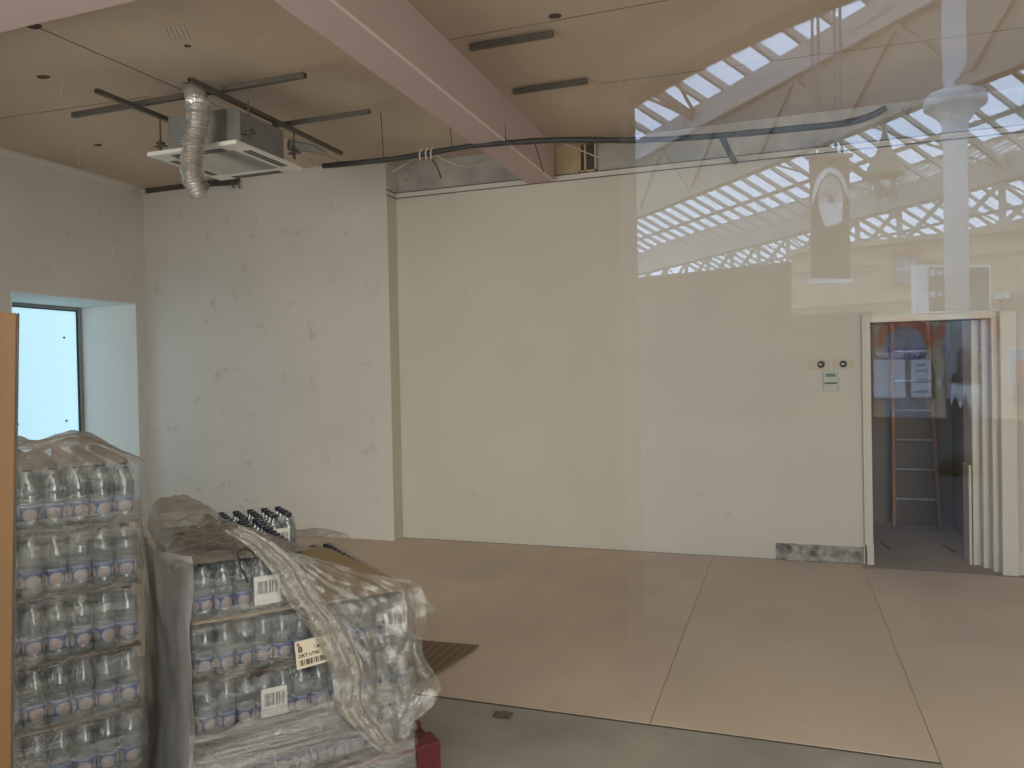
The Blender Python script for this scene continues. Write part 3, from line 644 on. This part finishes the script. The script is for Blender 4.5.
wrap(O2, E2, V2, -.006, .80, -.006, 1.07, .03, z3-.02, 60, .007, 11).build('lower_film', M['filmcross'], f2, smooth=True)
def upf(a, b):      # front sheet over the top-left pack
    u = -.01+a*.43; z = z3-.03+b*.2
    q = Vector(O2)+E2*u+V2*(-.014+.005*sn((u*9,z*30,0),1,3)); return Vector((q.x,q.y,z))
MB().grid(upf, 30, 16).build('front_film', M['film'], f2, smooth=True)
def skirt(a, b):    # dense bunched film at the foot
    u = -.03+a*.80; z = b*(.44+.05*sn((u*4,0,0),1,71))
    q = O2+E2*u+V2*(-.045-.02*(1-b)+.018*sn((u*5,z*14,0),1,72)+.006*sn((u*20,z*50,0),1,73)); return Vector((q.x,q.y,max(.012,z)))
MB().grid(skirt, 70, 24).build('skirt_film', M['filmlow'], f2, smooth=True)
# left hanging sheet
def lef(a, b):
    z = .12+b*(z3+H2-.12+.02); v = .0+a*1.10
    out = .012+.095*min(1,(1-abs(2*a-1))*2.6)*(.85+.15*math.sin(z*6+1))+.018*sn((v*5,z*3,0),1,13)+.012*sn((v*16,z*7,0),1,14)
    q = Vector(O2)-E2*out+V2*v; return Vector((q.x,q.y,z))
MB().grid(lef, 60, 60).build('side_film', M['filmside'], f2, smooth=True)
# top crumple (back-left)
def top2(a, b):
    u = -.06+a*(.30+.17*max(0, 1-b*1.45)); v = -.015+b*1.17; ed = min(a,1-a,b,1-b)
    h = z3+H2-.004+min(1,ed*6)*(.012+.10*math.exp(-((u-.04)/.16)**2-((v-1.05)/.22)**2)+.035*abs(sn((u*8,v*8,0),1,21))+.02*sn((u*20,v*20,0),1,22))-(.03 if a == 0 else 0)
    q = Vector(O2)+E2*u+V2*v; return Vector((q.x,q.y,h))
MB().grid(top2, 50, 70).build('top_film', M['filmtop'], f2, smooth=True)
# loose sheet over the front right
nF = -V2; PF = O2+nF*.028
Lp = [(228,527),(256,543),(280,566),(297,594),(322,626),(340,664),(345,700),(366,728),(383,743)]
Rp = [(290,556),(330,562),(372,574),(418,584),(424,612),(421,650),(438,688),(412,716),(400,738)]
def cr(pts, t):
    x = t*(len(pts)-1); i = min(int(x), len(pts)-2); f = x-i
    p0 = Vector((*pts[max(i-1,0)],)); p1 = Vector(pts[i]); p2 = Vector(pts[i+1]); p3 = Vector(pts[min(i+2,len(pts)-1)])
    return .5*((2*p1)+(p2-p0)*f+(2*p0-5*p1+4*p2-p3)*f*f+(3*p1-p0-3*p2+p3)*f**3)
def loose(a, b):
    l = cr(Lp, b); r_ = cr(Rp, b); p2 = l.lerp(r_, a)
    q = atp(p2.x, p2.y, PF, nF)
    d = .018*math.sin(a*16+b*5+2*sn((a*3,b*3,0)))*(.4+.6*b)+.02*sn((a*7,b*9,0),1,31)+.012*sn((a*18,b*22,0),1,32)
    return q+nF*(d+.03*b)
MB().grid(loose, 70, 90).build('loose_sheet', M['filmloose'], f2, smooth=True)
def rope(a, b):
    l = cr(Lp, b); w_ = 18+14*math.sin(b*3.1)
    p2 = l+Vector((w_*(a-.40), -w_*.25*(a-.5)))
    q = atp(p2.x, p2.y, PF, nF); return q+nF*(.02+.03*math.sin(a*math.pi)+.008*sn((a*6,b*30,0),1,41)+.03*b+.006*math.sin(a*20+b*8))
MB().grid(rope, 24, 90).build('gathered_fold', M['filmrope'], f2, smooth=True)
# film lying behind the cardboard and the flap at the right corner
def bk(a, b):
    u = .50+a*.36; v = .93+b*.22; q = O2+E2*u+V2*v
    return Vector((q.x,q.y,z3+.005+.09*math.sin(b*3.1)*(1-a*.75)+.02*sn((u*12,v*12,0),1,51)))
MB().grid(bk, 24, 16).build('rear_fold', M['filmloose'], f2, smooth=True)
PR = O2+E2*.80+V2*.0
fl = MB(); 
def flap(a, b):
    p0 = Vector((416,588)).lerp(Vector((418,618)), b); p1 = Vector((437,611)); p2 = p0.lerp(p1, a); q = atp(p2.x,p2.y,PF,nF); return q+nF*(.01*sn((a*6,b*6,0),1,61))
fl.grid(flap, 10, 8).build('corner_flap', M['filmloose'], f2, smooth=True)
# dark curled tie
cu = bez([atp(x,y,O2+nF*.035,nF) for x, y in ((239,562),(238,553),(244,549),(251,551),(255,556))],5)
cu2 = bez([atp(x,y,O2+nF*.035,nF) for x, y in ((239,558),(241,568),(245,576),(248,583))],5)
ck = MB(); ck.tube(cu, .0028, 6); ck.tube(cu2, .0032, 6)
tag(ck.build('black_cord', M['black']), 'thin curled black cord hanging on the front of the unwrapped stack', 'cord')
# delivery label
LT = [atp(x,y,O2+nF*.04,nF) for x, y in ((297,670),(333,660),(297,642))]
dl = empty('delivery_label', LT[0], 'cream delivery label with printed letters and barcode on the film', 'label')
LX = (LT[1]-LT[0]).normalized(); LX = E2*LX.dot(E2)+zz*LX.dot(zz); LX.normalize(); LY = LX.cross(nF)*-1; LY = nF.cross(LX)
LW = (LT[1]-LT[0]).length; LH = (LT[2]-LT[0]).length
def lq(x0, x1, y0, y1, d, nm, m):
    mb = MB(); mb.prism([(x0,y0),(x1,y0),(x1,y1),(x0,y1)], LT[0], LX, LY, nF, d, d+.0006); return mb.build(nm, m, dl)
lq(0, LW, 0, LH, 0, 'paper', M['creampaper'])
def text_part(s, size, o, xd, yd, n, m, nm, parent, mirror=False, bold=0, xs=1, off=0.001):
    c = bpy.data.curves.new(nm, 'FONT'); c.body = s; c.size = size; c.offset = bold
    to = bpy.data.objects.new(nm, c); COL.objects.link(to); dg = bpy.context.evaluated_depsgraph_get(); dg.update()
    me = bpy.data.meshes.new_from_object(to.evaluated_get(dg)); vs = [q.co.copy() for q in me.vertices]; fs = [tuple(p_.vertices) for p_ in me.polygons]
    bpy.data.objects.remove(to); bpy.data.meshes.remove(me)
    mb = MB().add([Vector(o)+Vector(xd)*(q.x*xs)+Vector(yd)*q.y+Vector(n)*off for q in vs], fs)
    if mirror: mb.mirror()
    return mb.build(nm, m, parent)
text_part('B', LH*.30, LT[0]+LX*LW*.07+LY*LH*.60, LX, LY, nF, M['ink'], 'lettering', dl, bold=.001)
text_part('6AU21', LH*.20, LT[0]+LX*LW*.50+LY*LH*.60, LX, LY, nF, M['ink'], 'lettering', dl, bold=.0008)
text_part('DKT U30C', LH*.17, LT[0]+LX*LW*.07+LY*LH*.40, LX, LY, nF, M['ink'], 'lettering', dl, bold=.0006)
lq(LW*.05, LW*.13, LH*.84, LH*.94, .0008, 'red_mark', M['redink'])
x = .08
bars = MB(); random.seed(3)
while x < .92:
    w_ = random.choice((.012,.02,.035)); bars.prism([(LW*x,LH*.10),(LW*(x+w_),LH*.10),(LW*(x+w_),LH*.30),(LW*x,LH*.30)], LT[0], LX, LY, nF, .0008, .0012); x += w_+random.choice((.01,.018,.03))
bars.build('barcode', M['ink'], dl)

# ------------------------------------------------------------------ the station behind the camera (seen reflected in the pane)
M['stonewhite'] = mat('painted_iron_white', (.44,.42,.38), .5, var=.05)
M['colwhite'] = mat('column_white_paint', (.74,.76,.76), .5, var=.02)
M['iron'] = mat('painted_iron_grey', (.18,.18,.175), .5, var=.05)
M['buff'] = mat('buff_brick', (.64,.49,.32), .9, var=.12, vs=9, bump=.2)
M['shadewall'] = mat('painted_facade_shade', (.07,.065,.06), .8, var=.1)  # dark colour that stands in for shade on the facade
M['redbrick'] = mat('red_brick_arch', (.60,.17,.10), .9, var=.15, vs=12)
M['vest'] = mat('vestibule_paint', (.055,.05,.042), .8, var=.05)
M['archband'] = mat('arch_moulding_paint', (.36,.33,.28), .7, var=.04)
M['arch'] = mat('arch_paint', (.30,.27,.22), .7, var=.04)
M['platform'] = mat('station_paving', (.034,.033,.031), .8, var=.1)
M['signface'] = mat('sign_dark_green', (.035,.055,.05), .5, var=.02, bump=0)
M['signwhite'] = mat('sign_white', (.80,.80,.80), .5, var=.01, bump=0)
M['purple'] = mat('shop_sign_purple', (.10,.07,.34), .5, var=.02, bump=0)
M['shopglass'] = mat('arch_glazing', (.30,.33,.38), .2, var=.1, vs=2, bump=0)
M['poster_b'] = mat('poster_blue', (.16,.42,.62), .5, var=.1, vs=4)
M['poster_r'] = mat('poster_red', (.60,.10,.07), .5, var=.1, vs=4)
M['maroon'] = mat('banner_maroon', (.13,.045,.05), .7, var=.2, vs=4)
M['skin'] = mat('banner_pale', (.60,.50,.47), .7, var=.05)
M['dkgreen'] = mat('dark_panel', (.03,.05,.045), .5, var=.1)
# paving
struct(MB().box(-30, 40, G, 70, -.15, -.02).mirror().build('floor_station', M['platform']))
# segmental arch wall, closed in by an added unseen shell against sky light
YV = 4.5; TV = .25
P3 = [at(635,108,1,YV+TV), at(780,33,1,YV+TV), at(860,0,1,YV+TV)]
def circ(a, b, c):
    ax_, ay_, bx_, by_, cx_, cy_ = a.x,a.z,b.x,b.z,c.x,c.z; d = 2*(ax_*(by_-cy_)+bx_*(cy_-ay_)+cx_*(ay_-by_))
    ux = ((ax_**2+ay_**2)*(by_-cy_)+(bx_**2+by_**2)*(cy_-ay_)+(cx_**2+cy_**2)*(ay_-by_))/d
    uy = ((ax_**2+ay_**2)*(cx_-bx_)+(bx_**2+by_**2)*(ax_-cx_)+(cx_**2+cy_**2)*(bx_-ax_))/d
    return ux, uy, math.hypot(ax_-ux, ay_-uy)
cx_, cz_, cr_ = circ(*P3); jx = P3[0].x; jx2 = 2*cx_-jx
if not (1 < cx_-jx < 3.2): jx2 = jx+4.4
def archz(x):
    s_ = cr_**2-(x-cx_)**2; return cz_+math.sqrt(max(0, s_))
NA = 24; xs_ = [jx+(jx2-jx)*i/NA for i in range(NA+1)]
ZV = max(archz(x) for x in xs_)+.35
vw = MB(); vw.prism([(-7,-.02),(jx,-.02),(jx,ZV),(-7,ZV)], (0,YV,0), (1,0,0), (0,0,1), (0,1,0), 0, TV)
vw.prism([(jx2,-.02),(9,-.02),(9,ZV),(jx2,ZV)], (0,YV,0), (1,0,0), (0,0,1), (0,1,0), 0, TV)
for i in range(NA):
    a, b = xs_[i], xs_[i+1]; vw.prism([(a,archz(a)),(b,archz(b)),(b,ZV),(a,ZV)], (0,YV,0), (1,0,0), (0,0,1), (0,1,0), 0, TV)
struct(vw.mirror().build('wall_vestibule', M['vest']))
am = MB(); w_ = .20
for i in range(NA):
    a, b = xs_[i], xs_[i+1]; za, zb = archz(a), archz(b)
    am.prism([(a,za+.0),(b,zb+.0),(b,zb+w_),(a,za+w_)], (0,YV,0), (1,0,0), (0,0,1), (0,1,0), -.03, .002)
am.prism([(jx-.05,0),(jx,0),(jx,archz(jx)),(jx-.05,archz(jx)+w_*.6)], (0,YV,0), (1,0,0), (0,0,1), (0,1,0), -.012, .002)
struct(am.mirror().build('trim_16', M['archband']))
struct(MB().box(-7, 9, G+.02, YV, ZV, ZV+.1).mirror().build('ceiling_skyblock', M['vest']))  # added ceiling and side walls, out of view, keep sky light out
struct(MB().box(-7.1, -7, G+.02, YV+TV, -.02, ZV+.1).mirror().build('wall_skyblock_left', M['vest']))
struct(MB().box(9, 9.1, G+.02, YV+TV, -.02, ZV+.1).mirror().build('wall_skyblock_right', M['vest']))
# colonnade 1
g1a = at(659,135,2,7.5); g1b = at(824,41,2,7.5); D1 = (g1b-g1a).normalized(); N1 = Vector((-D1.y, D1.x, 0))   # N1 points away
if N1.y < 0: N1 = -N1
T0, T1 = -14, 12
def gp(t, n, z): 
    q = g1b+D1*t+N1*n; return Vector((q.x,q.y,z))
gt = MB(); gt.bar(gp(T0,0,7.45), gp(T1,0,7.45), .35, .28); gt.bar(gp(T0,-.1,7.2), gp(T1,-.1,7.2), .12, .22)
tag(gt.mirror().build('roof_gutter', M['stonewhite']), 'white roof gutter of the station reflected above the right wall', 'gutter')
sp = MB(); sp.bar(gp(T0,.05,6.45), gp(T1,.05,6.45), .06, 1.35); sp.bar(gp(T0,0,5.72), gp(T1,0,5.72), .22, .16)
k = T0
while k < T1: sp.bar(gp(k,-.02,5.8), gp(k+1.2,-.02,7.1), .06, .1); sp.bar(gp(k+1.2,-.02,7.1), gp(k+2.4,-.02,5.8), .06, .1); k += 2.4
tag(sp.mirror().build('roof_girder', M['arch']), 'pale lattice girder over the white column, reflected', 'girder')
colp = at(965.5,99,2,5.58); tcol = (colp-g1b).dot(D1)
for i, t in enumerate((tcol,)):
    c = gp(t,0,0); r = empty('station_column', (c.x,2*G-c.y,0), ('tall white cast-iron column with capital, reflected at right',)[i], 'column')
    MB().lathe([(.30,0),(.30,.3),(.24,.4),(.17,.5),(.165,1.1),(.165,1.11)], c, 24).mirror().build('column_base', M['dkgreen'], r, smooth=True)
    MB().lathe([(.165,1.11),(.16,4.9),(.165,4.95)], c, 24).mirror().build('shaft', M['colwhite'], r, smooth=True)
    MB().lathe([(.165,4.95),(.20,4.98),(.20,5.03),(.17,5.06),(.18,5.2),(.27,5.32),(.38,5.42),(.42,5.44),(.42,5.58),(.36,5.64)], c, 24).mirror().build('capital', M['colwhite'], r, smooth=True)
    MB().bar(c+zz*5.6, c+zz*7.4, .28, .28, (0,1,0)).mirror().build('upper_post', M['colwhite'], r)
# glazed roof slopes; bars run across the slope
g2a = at(850,208,2,7.5); g2b = at(1024,165,2,7.5); SP = (g2a-g1b).dot(N1)*.5+(g2b-g1b).dot(N1)*.5
def roof(n0, z0, n1, z1, step, label, t0, t1, nm, pur=(.33,.66)):
    r = empty('glazed_roof', gp(0,n0,z0).reflect(Vector((0,1,0)))+Vector((0,2*G,0)), label, 'glazed roof', 'reflected station roof slopes')
    MB().add([gp(t0,n0,z0), gp(t1,n0,z0), gp(t1,n1,z1), gp(t0,n1,z1)], [(0,1,2,3)]).mirror().build('roof_pane', M['roofglass'], r)
    mb = MB(); t = t0
    while t < t1: mb.bar(gp(t,n0,z0-.03), gp(t,n1,z1-.03), .09, .14); t += step
    mb.mirror().build('glazing_bars', M['stonewhite'], r)
    mb = MB()
    for f_ in pur: mb.bar(gp(t0,n0+(n1-n0)*f_,z0+(z1-z0)*f_-.06), gp(t1,n0+(n1-n0)*f_,z0+(z1-z0)*f_-.06), .10, .12)
    mb.bar(gp(t0,n1,z1), gp(t1,n1,z1), .2, .2); mb.mirror().build('purlins', M['iron'], r)
roof(0, 7.62, -6.0, 10.4, .80, 'glazed roof slope with pale bars, nearest the window, reflected above the ceiling line', T0, T1, 'a', (.5,))
roof(0, 7.62, SP/2, 10.3, .85, 'glazed roof slope beyond the first girder, reflected', T0-10, T1+6, 'b')
roof(SP, 7.62, SP/2, 10.3, .85, 'far glazed roof slope rising from the second girder, reflected', T0-22, T1+10, 'c')
roof(SP, 7.62, SP+6.2, 10.3, .85, 'farthest glazed roof slope beyond the second girder, reflected', T0-22, T1+10, 'd')
roof(SP+12.4, 7.62, SP+6.2, 10.3, .85, 'last glazed roof slope above the brick facade, reflected', T0-22, T1+10, 'e')
# second girder with lattice
g2 = MB(); g2.bar(gp(T0-22,SP,7.45), gp(T1+10,SP,7.45), .5, .75); g2.bar(gp(T0-22,SP,5.75), gp(T1+10,SP,5.75), .25, .22)
k = T0-22; fl_ = 0
while k < T1+10:
    g2.bar(gp(k,SP,5.8), gp(k,SP,7.1), .16, .16, (0,1,0)); g2.bar(gp(k,SP,5.8), gp(k+1.9,SP,7.1), .10, .12); g2.bar(gp(k,SP+.05,7.1), gp(k+1.9,SP+.05,5.8), .04, .05); k += 1.9
tag(g2.mirror().build('roof_girder', M['stonewhite']), 'long white lattice girder farther back in the station, reflected', 'girder')
# tie rods and struts (roof trusses)
for i, t in enumerate((tcol-12, tcol-8, tcol-4, tcol, tcol+4)):
    mb = MB()
    A_, B_, Cc = gp(t,0,7.4), gp(t,SP,7.4), gp(t,SP/2,10.25)
    m_ = gp(t,SP/2,8.3); mb.bar(A_, Cc, .10, .16); mb.bar(B_, Cc, .10, .16); mb.bar(A_, m_, .05, .05); mb.bar(m_, B_, .05, .05); mb.bar(m_, Cc, .05, .05)
    for f_ in (.33,.66):
        a = A_.lerp(Cc,f_); b = A_.lerp(m_,f_+.15 if f_ < .5 else .95); mb.bar(a,b,.07,.07)
        a = B_.lerp(Cc,f_); b = B_.lerp(m_,f_+.15 if f_ < .5 else .95); mb.bar(a,b,.07,.07)
    tag(mb.mirror().build('roof_truss', M['iron']), 'slender iron roof truss of the station, reflected, %s from left' % ('first','second','third','fourth','fifth')[i], 'truss', 'reflected roof trusses')
# near-side struts crossing the first slope
for i, t in enumerate((tcol-6.6, tcol-.2)):
    mb = MB(); c = gp(t,0,7.3); mb.bar(c, gp(t,-4.2,9.5), .10, .16); mb.bar(c, gp(t-1.6,-2.6,9.0), .05, .06); mb.bar(gp(t-1.0,-1.2,7.9), gp(t-1.0,-1.4,9.3), .05, .05); mb.bar(c, gp(t+1.6,-2.6,9.0), .05, .06)
    tag(mb.mirror().build('roof_strut', M['iron']), ('left','right')[i]+' group of iron struts under the nearest glazed slope, reflected', 'strut', 'reflected roof struts')
# brick facade
FN = Vector((math.sin(R(17.5)), math.cos(R(17.5)), 0)); FD = Vector((math.cos(R(17.5)), -math.sin(R(17.5)), 0))
fd = ray(900,340); FO = EYE+fd*(24.0/fd.dot(fw)); FO.z = 0
def fq(x, y, off=0): return atp(x, y, FO-FN*off, FN)
def fc(x, y): q = fq(x,y)-FO; return (q.dot(FD), q.z)
fa = MB(); zt_ = fc(900,241)[1]; SL = fc(792,300)[0]; fa.prism([(SL,0),(16,0),(16,zt_),(SL,zt_)], FO, FD, zz, FN, 0, .4)
fb = MB(); fb.prism([(-16,0),(SL,0),(SL,zt_-.3),(-16,zt_-.3)], FO, FD, zz, FN, 0, .4); struct(fb.mirror().build('wall_station_left', M['shadewall']))  # left length of the facade, its shade put into the colour
struct(fa.mirror().build('wall_station', M['buff']))
hp = MB(); h0_, hz_ = fc(872,311); hp.prism([(SL,0),(h0_,0),(h0_,hz_),(SL,hz_)], FO, FD, zz, FN, -.12, 0); struct(hp.mirror().build('trim_19', M['shadewall']))  # added dark sheet that dims the reflection of the lower facade
sc2 = MB()
for y, h, d in ((262,.10,.08),(300,.12,.12),(306,.05,.06),(241,.16,.2)):
    z = fc(900,y)[1]; sc2.prism([(SL,z-h/2),(16,z-h/2),(16,z+h/2),(SL,z+h/2)], FO, FD, zz, FN, -d, 0)
struct(sc2.mirror().build('trim_17', M['buff']))
def arch_window(px0, px1, pytop, pybase, k):
    s0 = fc(px0,pybase)[0]; s1 = fc(px1,pybase)[0]; zt = fc((px0+px1)/2,pytop)[1]; r_ = (s1-s0)/2; sc_ = (s0+s1)/2; zs = zt-r_
    poly = [(s0,0),(s1,0)]+[(sc_+r_*math.cos(a), zs+r_*math.sin(a)) for a in [math.pi*i/20 for i in range(21)]]
    w = empty('window_%d' % k, (0,0,0), None, None); struct(w)
    MB().prism(poly, FO, FD, zz, FN, -.03, 0).mirror().build('window_pane', M['shopglass'], w)
    mb = MB(); ro = r_+.30
    for i in range(20):
        a, b = math.pi*i/20, math.pi*(i+1)/20
        mb.prism([(sc_+r_*math.cos(a),zs+r_*math.sin(a)),(sc_+ro*math.cos(a),zs+ro*math.sin(a)),(sc_+ro*math.cos(b),zs+ro*math.sin(b)),(sc_+r_*math.cos(b),zs+r_*math.sin(b))], FO, FD, zz, FN, -.06, 0)
    mb.mirror().build('brick_arch', M['redbrick'], w)
    return s0, s1, zs, r_
a1 = arch_window(884,926,327,360,3); a2 = arch_window(947,992,318,360,4)
def fbox(px0, px1, py0, py1, d0, d1, nm, m, parent=None):
    s0, z1_ = fc(px0,py0); s1, z0_ = fc(px1,py1); mb = MB(); mb.prism([(s0,z0_),(s1,z0_),(s1,z1_),(s0,z1_)], FO, FD, zz, FN, -d1, -d0); return mb.mirror().build(nm, m, parent)
# shop sign over the left arch
def fem(nm, px_, py, label, cat, group=None):
    q = fq(px_,py); return empty(nm, (q.x,2*G-q.y,q.z), label, cat, group)
sg = fem('shop_sign', 905, 352, 'purple shop fascia sign with white lettering in the left arch, reflected reversed', 'sign')
fbox(887, 922, 348, 359, .05, .10, 'sign_board', M['purple'], sg)
s1_, zb_ = fc(921,356.8); o_ = FO+FD*s1_+zz*zb_
text_part('WHSmith', .33, o_-FN*.11, -FD, zz, -FN, M['signwhite'], 'lettering', sg, mirror=True, bold=.01, xs=.92)
lgm = fem('square_emblem', 903, 337, 'dark square emblem in the arch above the shop sign, reflected', 'emblem')
fbox(899, 908, 329, 345, .04, .07, 'emblem_plate', M['iron'], lgm)
s2_, z2_ = fc(908,343.5); text_part('S', .48, FO+FD*s2_+zz*(z2_+.02)-FN*.08, -FD, zz, -FN, M['shopglass'], 'lettering', lgm, mirror=True, bold=.01, xs=.9)
sg2 = fem('shop_sign', 985, 350, 'second purple shop sign in the right arch, reflected at its edge', 'sign')
fbox(980, 992, 343, 356, .05, .10, 'sign_board', M['purple'], sg2)
s3_, z3_ = fc(989,353); text_part('W', .32, FO+FD*s3_+zz*z3_-FN*.11, -FD, zz, -FN, M['signwhite'], 'lettering', sg2, mirror=True, bold=.01, xs=.9)
tag(fbox(944, 949, 345, 356, .05, .10, 'blue_plaque', M['purple']), 'small blue plaque at the left edge of the right arch, reflected', 'plaque')
# notice panels
for i, (a, b) in enumerate(((874,906),(911,932))):
    n_ = fem('notice_board', (a+b)/2, 380, ('wide pale notice board, reflected above the ladder','narrow pale notice board with dark lines, reflected above the ladder')[i], 'notice board')
    fbox(a-1, b+1, 359.4, 399, .04, .08, 'board_frame', M['iron'], n_); fbox(a, b, 360, 398, .08, .09, 'sheet', M['signwhite'], n_)
    if i:
        for y0, y1 in ((364,366),(370,371.5),(379,382),(391,392.5)): fbox(a+5, b-5, y0, y1, .09, .1, 'printed_line', M['iron'], n_)
cbx = fem('cash_machine', 939, 383, 'small framed display on the brick pier between the arches, reflected', 'display')
fbox(936.5, 943.5, 369, 399, .02, .10, 'cabinet', M['buff'], cbx); fbox(937.5, 942.5, 377, 386, .10, .11, 'screen', M['signwhite'], cbx)
# dark rounded panel with dots over jagged white shape
cpo = EYE+ray(966,380)*(11.0/ray(966,380).dot(fw)); CN = f0.copy(); CA = r0.copy()
cp = empty('display_panel', (cpo.x,2*G-cpo.y,cpo.z), 'dark rounded display panel with white dots over a jagged white edge, on the column, reflected', 'display panel')
def fpoly(pts, d0, d1, nm, m):
    q = [atp(x,y,cpo,CN) for x, y in pts]
    mb = MB(); mb.prism([((v_-cpo).dot(CA), v_.z) for v_ in q], (cpo.x,cpo.y,0), CA, zz, CN, -d1, -d0); return mb.mirror().build(nm, m, cp)
fpoly([(951,382),(980,382),(980,412),(975,390),(970,409),(965,391),(960,409),(955,392),(951,405)], .0, .01, 'jagged_board', M['signwhite'])
fpoly([(956,382),(972,382),(972,357),(969,355),(966,350),(962,348),(958,350),(956,355)], .02, .06, 'dark_panel', M['dkgreen'])
fpoly([(972,382),(980,382),(980,348),(976,352),(972,360)], .015, .05, 'side_panel', M['iron'])
for x, y in ((960,360),(960,373),(969,373),(977,360),(977,373)): fpoly([(x-1.3,y-1.6),(x+1.3,y-1.6),(x+1.3,y+1.6),(x-1.3,y+1.6)], .06, .065, 'dot', M['signwhite'])
fpoly([(951,374),(955.5,374),(955.5,382),(951,382)], .02, .05, 'side_box', M['dkgreen'])
# poster
po = fem('poster', 1020, 375, 'blue and red framed poster at the right edge, reflected', 'poster')
fbox(1008, 1060, 347, 394, .05, .09, 'poster_frame', M['signwhite'], po); fbox(1010.5, 1058, 350, 382, .09, .10, 'blue_field', M['poster_b'], po); fbox(1015, 1050, 360, 380, .10, .11, 'red_block', M['poster_r'], po); fbox(1013, 1056, 383, 407, .09, .12, 'lower_strip', M['maroon'], po)
# upper windows
uw = empty('window_5', (0,0,0), None, None); struct(uw)
fbox(893, 921, 253, 284, .02, .08, 'window_frame', M['redbrick'], uw); fbox(897, 918, 257, 284, .08, .10, 'window_pane', M['shopglass'], uw); fbox(897, 918, 268, 269.5, .10, .12, 'glazing_bar', M['signwhite'], uw); fbox(906, 907.5, 257, 284, .10, .12, 'glazing_bar', M['signwhite'], uw)
# camera and bracket
sc3 = fem('security_camera', 1003, 297, 'white security camera on a bracket high on the facade, reflected', 'camera')
fbox(996, 1010, 294, 299, .2, .45, 'camera_body', M['signwhite'], sc3); fbox(1001, 1003, 299, 312, .0, .3, 'bracket', M['iron'], sc3)
# hanging direction sign (on the column line, nearer)
def hang(px_, py, depth):
    d = ray(px_, py); return EYE+d*(depth/d.dot(fw))
ds = 12.9; SD = (rt*.97+f0*.12); SD.z = 0; SD.normalize(); SNn = Vector((-SD.y, SD.x, 0)); so = hang(928,290,ds)
sr_ = empty('direction_sign', (so.x,2*G-so.y,so.z), 'station direction sign mounted behind the white column, dark face in a white case, reflected', 'sign')
def sq(px_, py, off=0): return atp(px_, py, so-SNn*off, SNn)
def sbox(x0, x1, y0, y1, d0, d1, nm, m):
    a = sq(x0,y0); b = sq(x1,y1); s0 = (a-so).dot(SD); s1 = (b-so).dot(SD)
    return MB().prism([(s0,b.z),(s1,b.z),(s1,a.z),(s0,a.z)], (so.x,so.y,0), SD, zz, SNn, -d1, -d0).mirror().build(nm, m, sr_)
sbox(915.5, 991, 265, 312.5, -.12, 0, 'case', M['signwhite']); sbox(928.5, 989, 267.5, 310.5, 0, .008, 'sign_face', M['signface'])
for y in (273,294.5): sbox(929.5, 934.5, y-3, y+3, .008, .012, 'pictogram', M['signwhite']); sbox(937, 941.5, y-2, y+2.2, .008, .012, 'arrow', M['signwhite'])
for a, b, c, d in ((943,944.5,270,275.5),(945.5,948,271.5,275.5),(949,950.5,270,275.5),(951.5,953.5,271.5,275.5),(944,952,280,281.8),(944,946,293,297),(947,948.6,291,297),(949.6,953,293,297)): sbox(a,b,c,d,.008,.012,'printed_line',M['signwhite'])
# hanging banner
bo_ = hang(818,220,9.5); BDd = (rt+f0*.35); BDd.z = 0; BDd.normalize(); BN = Vector((-BDd.y,BDd.x,0))
bn = empty('hanging_banner', (bo_.x,2*G-bo_.y,bo_.z), 'tall dark red hanging banner with a pale hooded shape, reflected', 'banner')
def bpoly(pts, d0, d1, nm, m):
    q = [atp(x,y,bo_,BN) for x, y in pts]; return MB().prism([((v_-bo_).dot(BDd), v_.z) for v_ in q], (bo_.x,bo_.y,0), BDd, zz, BN, -d1, -d0).mirror().build(nm, m, bn)
bpoly([(809,157),(848,157),(849,280),(811,280)], 0, .02, 'banner_cloth', M['maroon'])
def ell(cx, cy, rx, ry, a0, a1, n=18): return [(cx+rx*math.cos(a0+(a1-a0)*i/n), cy+ry*math.sin(a0+(a1-a0)*i/n)) for i in range(n+1)]
bpoly(ell(829,200,18,32,-math.pi,0)+[(846,196),(838,178),(829,172),(820,180),(811,206)], .02, .025, 'pale_hood', M['signwhite'])
bpoly(ell(829,202,12.5,25,0,2*math.pi,24)[:-1], .025, .03, 'pale_oval', M['skin'])
bpoly([(817,204),(841,204),(840,222),(830,226),(824,228),(819,216)], .03, .035, 'pale_panel', M['signwhite'])
bpoly([(821,194),(826,193),(826,197),(821,197)], .03, .034, 'eye', M['iron'])
bpoly([(832,193),(837,194),(837,197),(832,197)], .03, .034, 'eye', M['iron'])
bpoly([(828,196),(831,196),(832,206),(827,206)], .03, .034, 'nose', M['maroon'])
bpoly([(806,279),(850,279),(850,284),(806,284)], -.01, .05, 'bottom_pole', M['signwhite'])
bpoly([(806,154),(850,154),(850,158),(806,158)], -.01, .05, 'top_pole', M['iron'])
for x in (814,820,836,842):
    a = atp(x,156,bo_,BN); MB().bar(a, Vector((a.x,a.y,6.2)), .035, .035, (0,1,0)).mirror().build('hanger', M['iron'], bn)
# lantern
lc = hang(885,172,16.0)
la = empty('station_lantern', (lc.x,2*G-lc.y,lc.z), 'hexagonal glass station lantern hanging from the roof, reflected', 'lantern')
MB().lathe([(.02,.9),(.10,.62),(.13,.5),(.16,.42),(.36,.05),(.38,.0),(.38,-.06),(.34,-.1)], lc, 6).mirror().build('lantern_hood', M['arch'], la)
mb = MB()
for k in range(6):
    a = k*math.pi/3; mb.bar(lc+Vector((.36*math.cos(a),.36*math.sin(a),-.08)), lc+Vector((.2*math.cos(a),.2*math.sin(a),-.62)), .03, .03)
mb.mirror().build('lantern_frame', M['iron'], la)
MB().bar(lc+zz*.9, lc+zz*5, .03, .03, (0,1,0)).mirror().build('drop_rod', M['iron'], la)
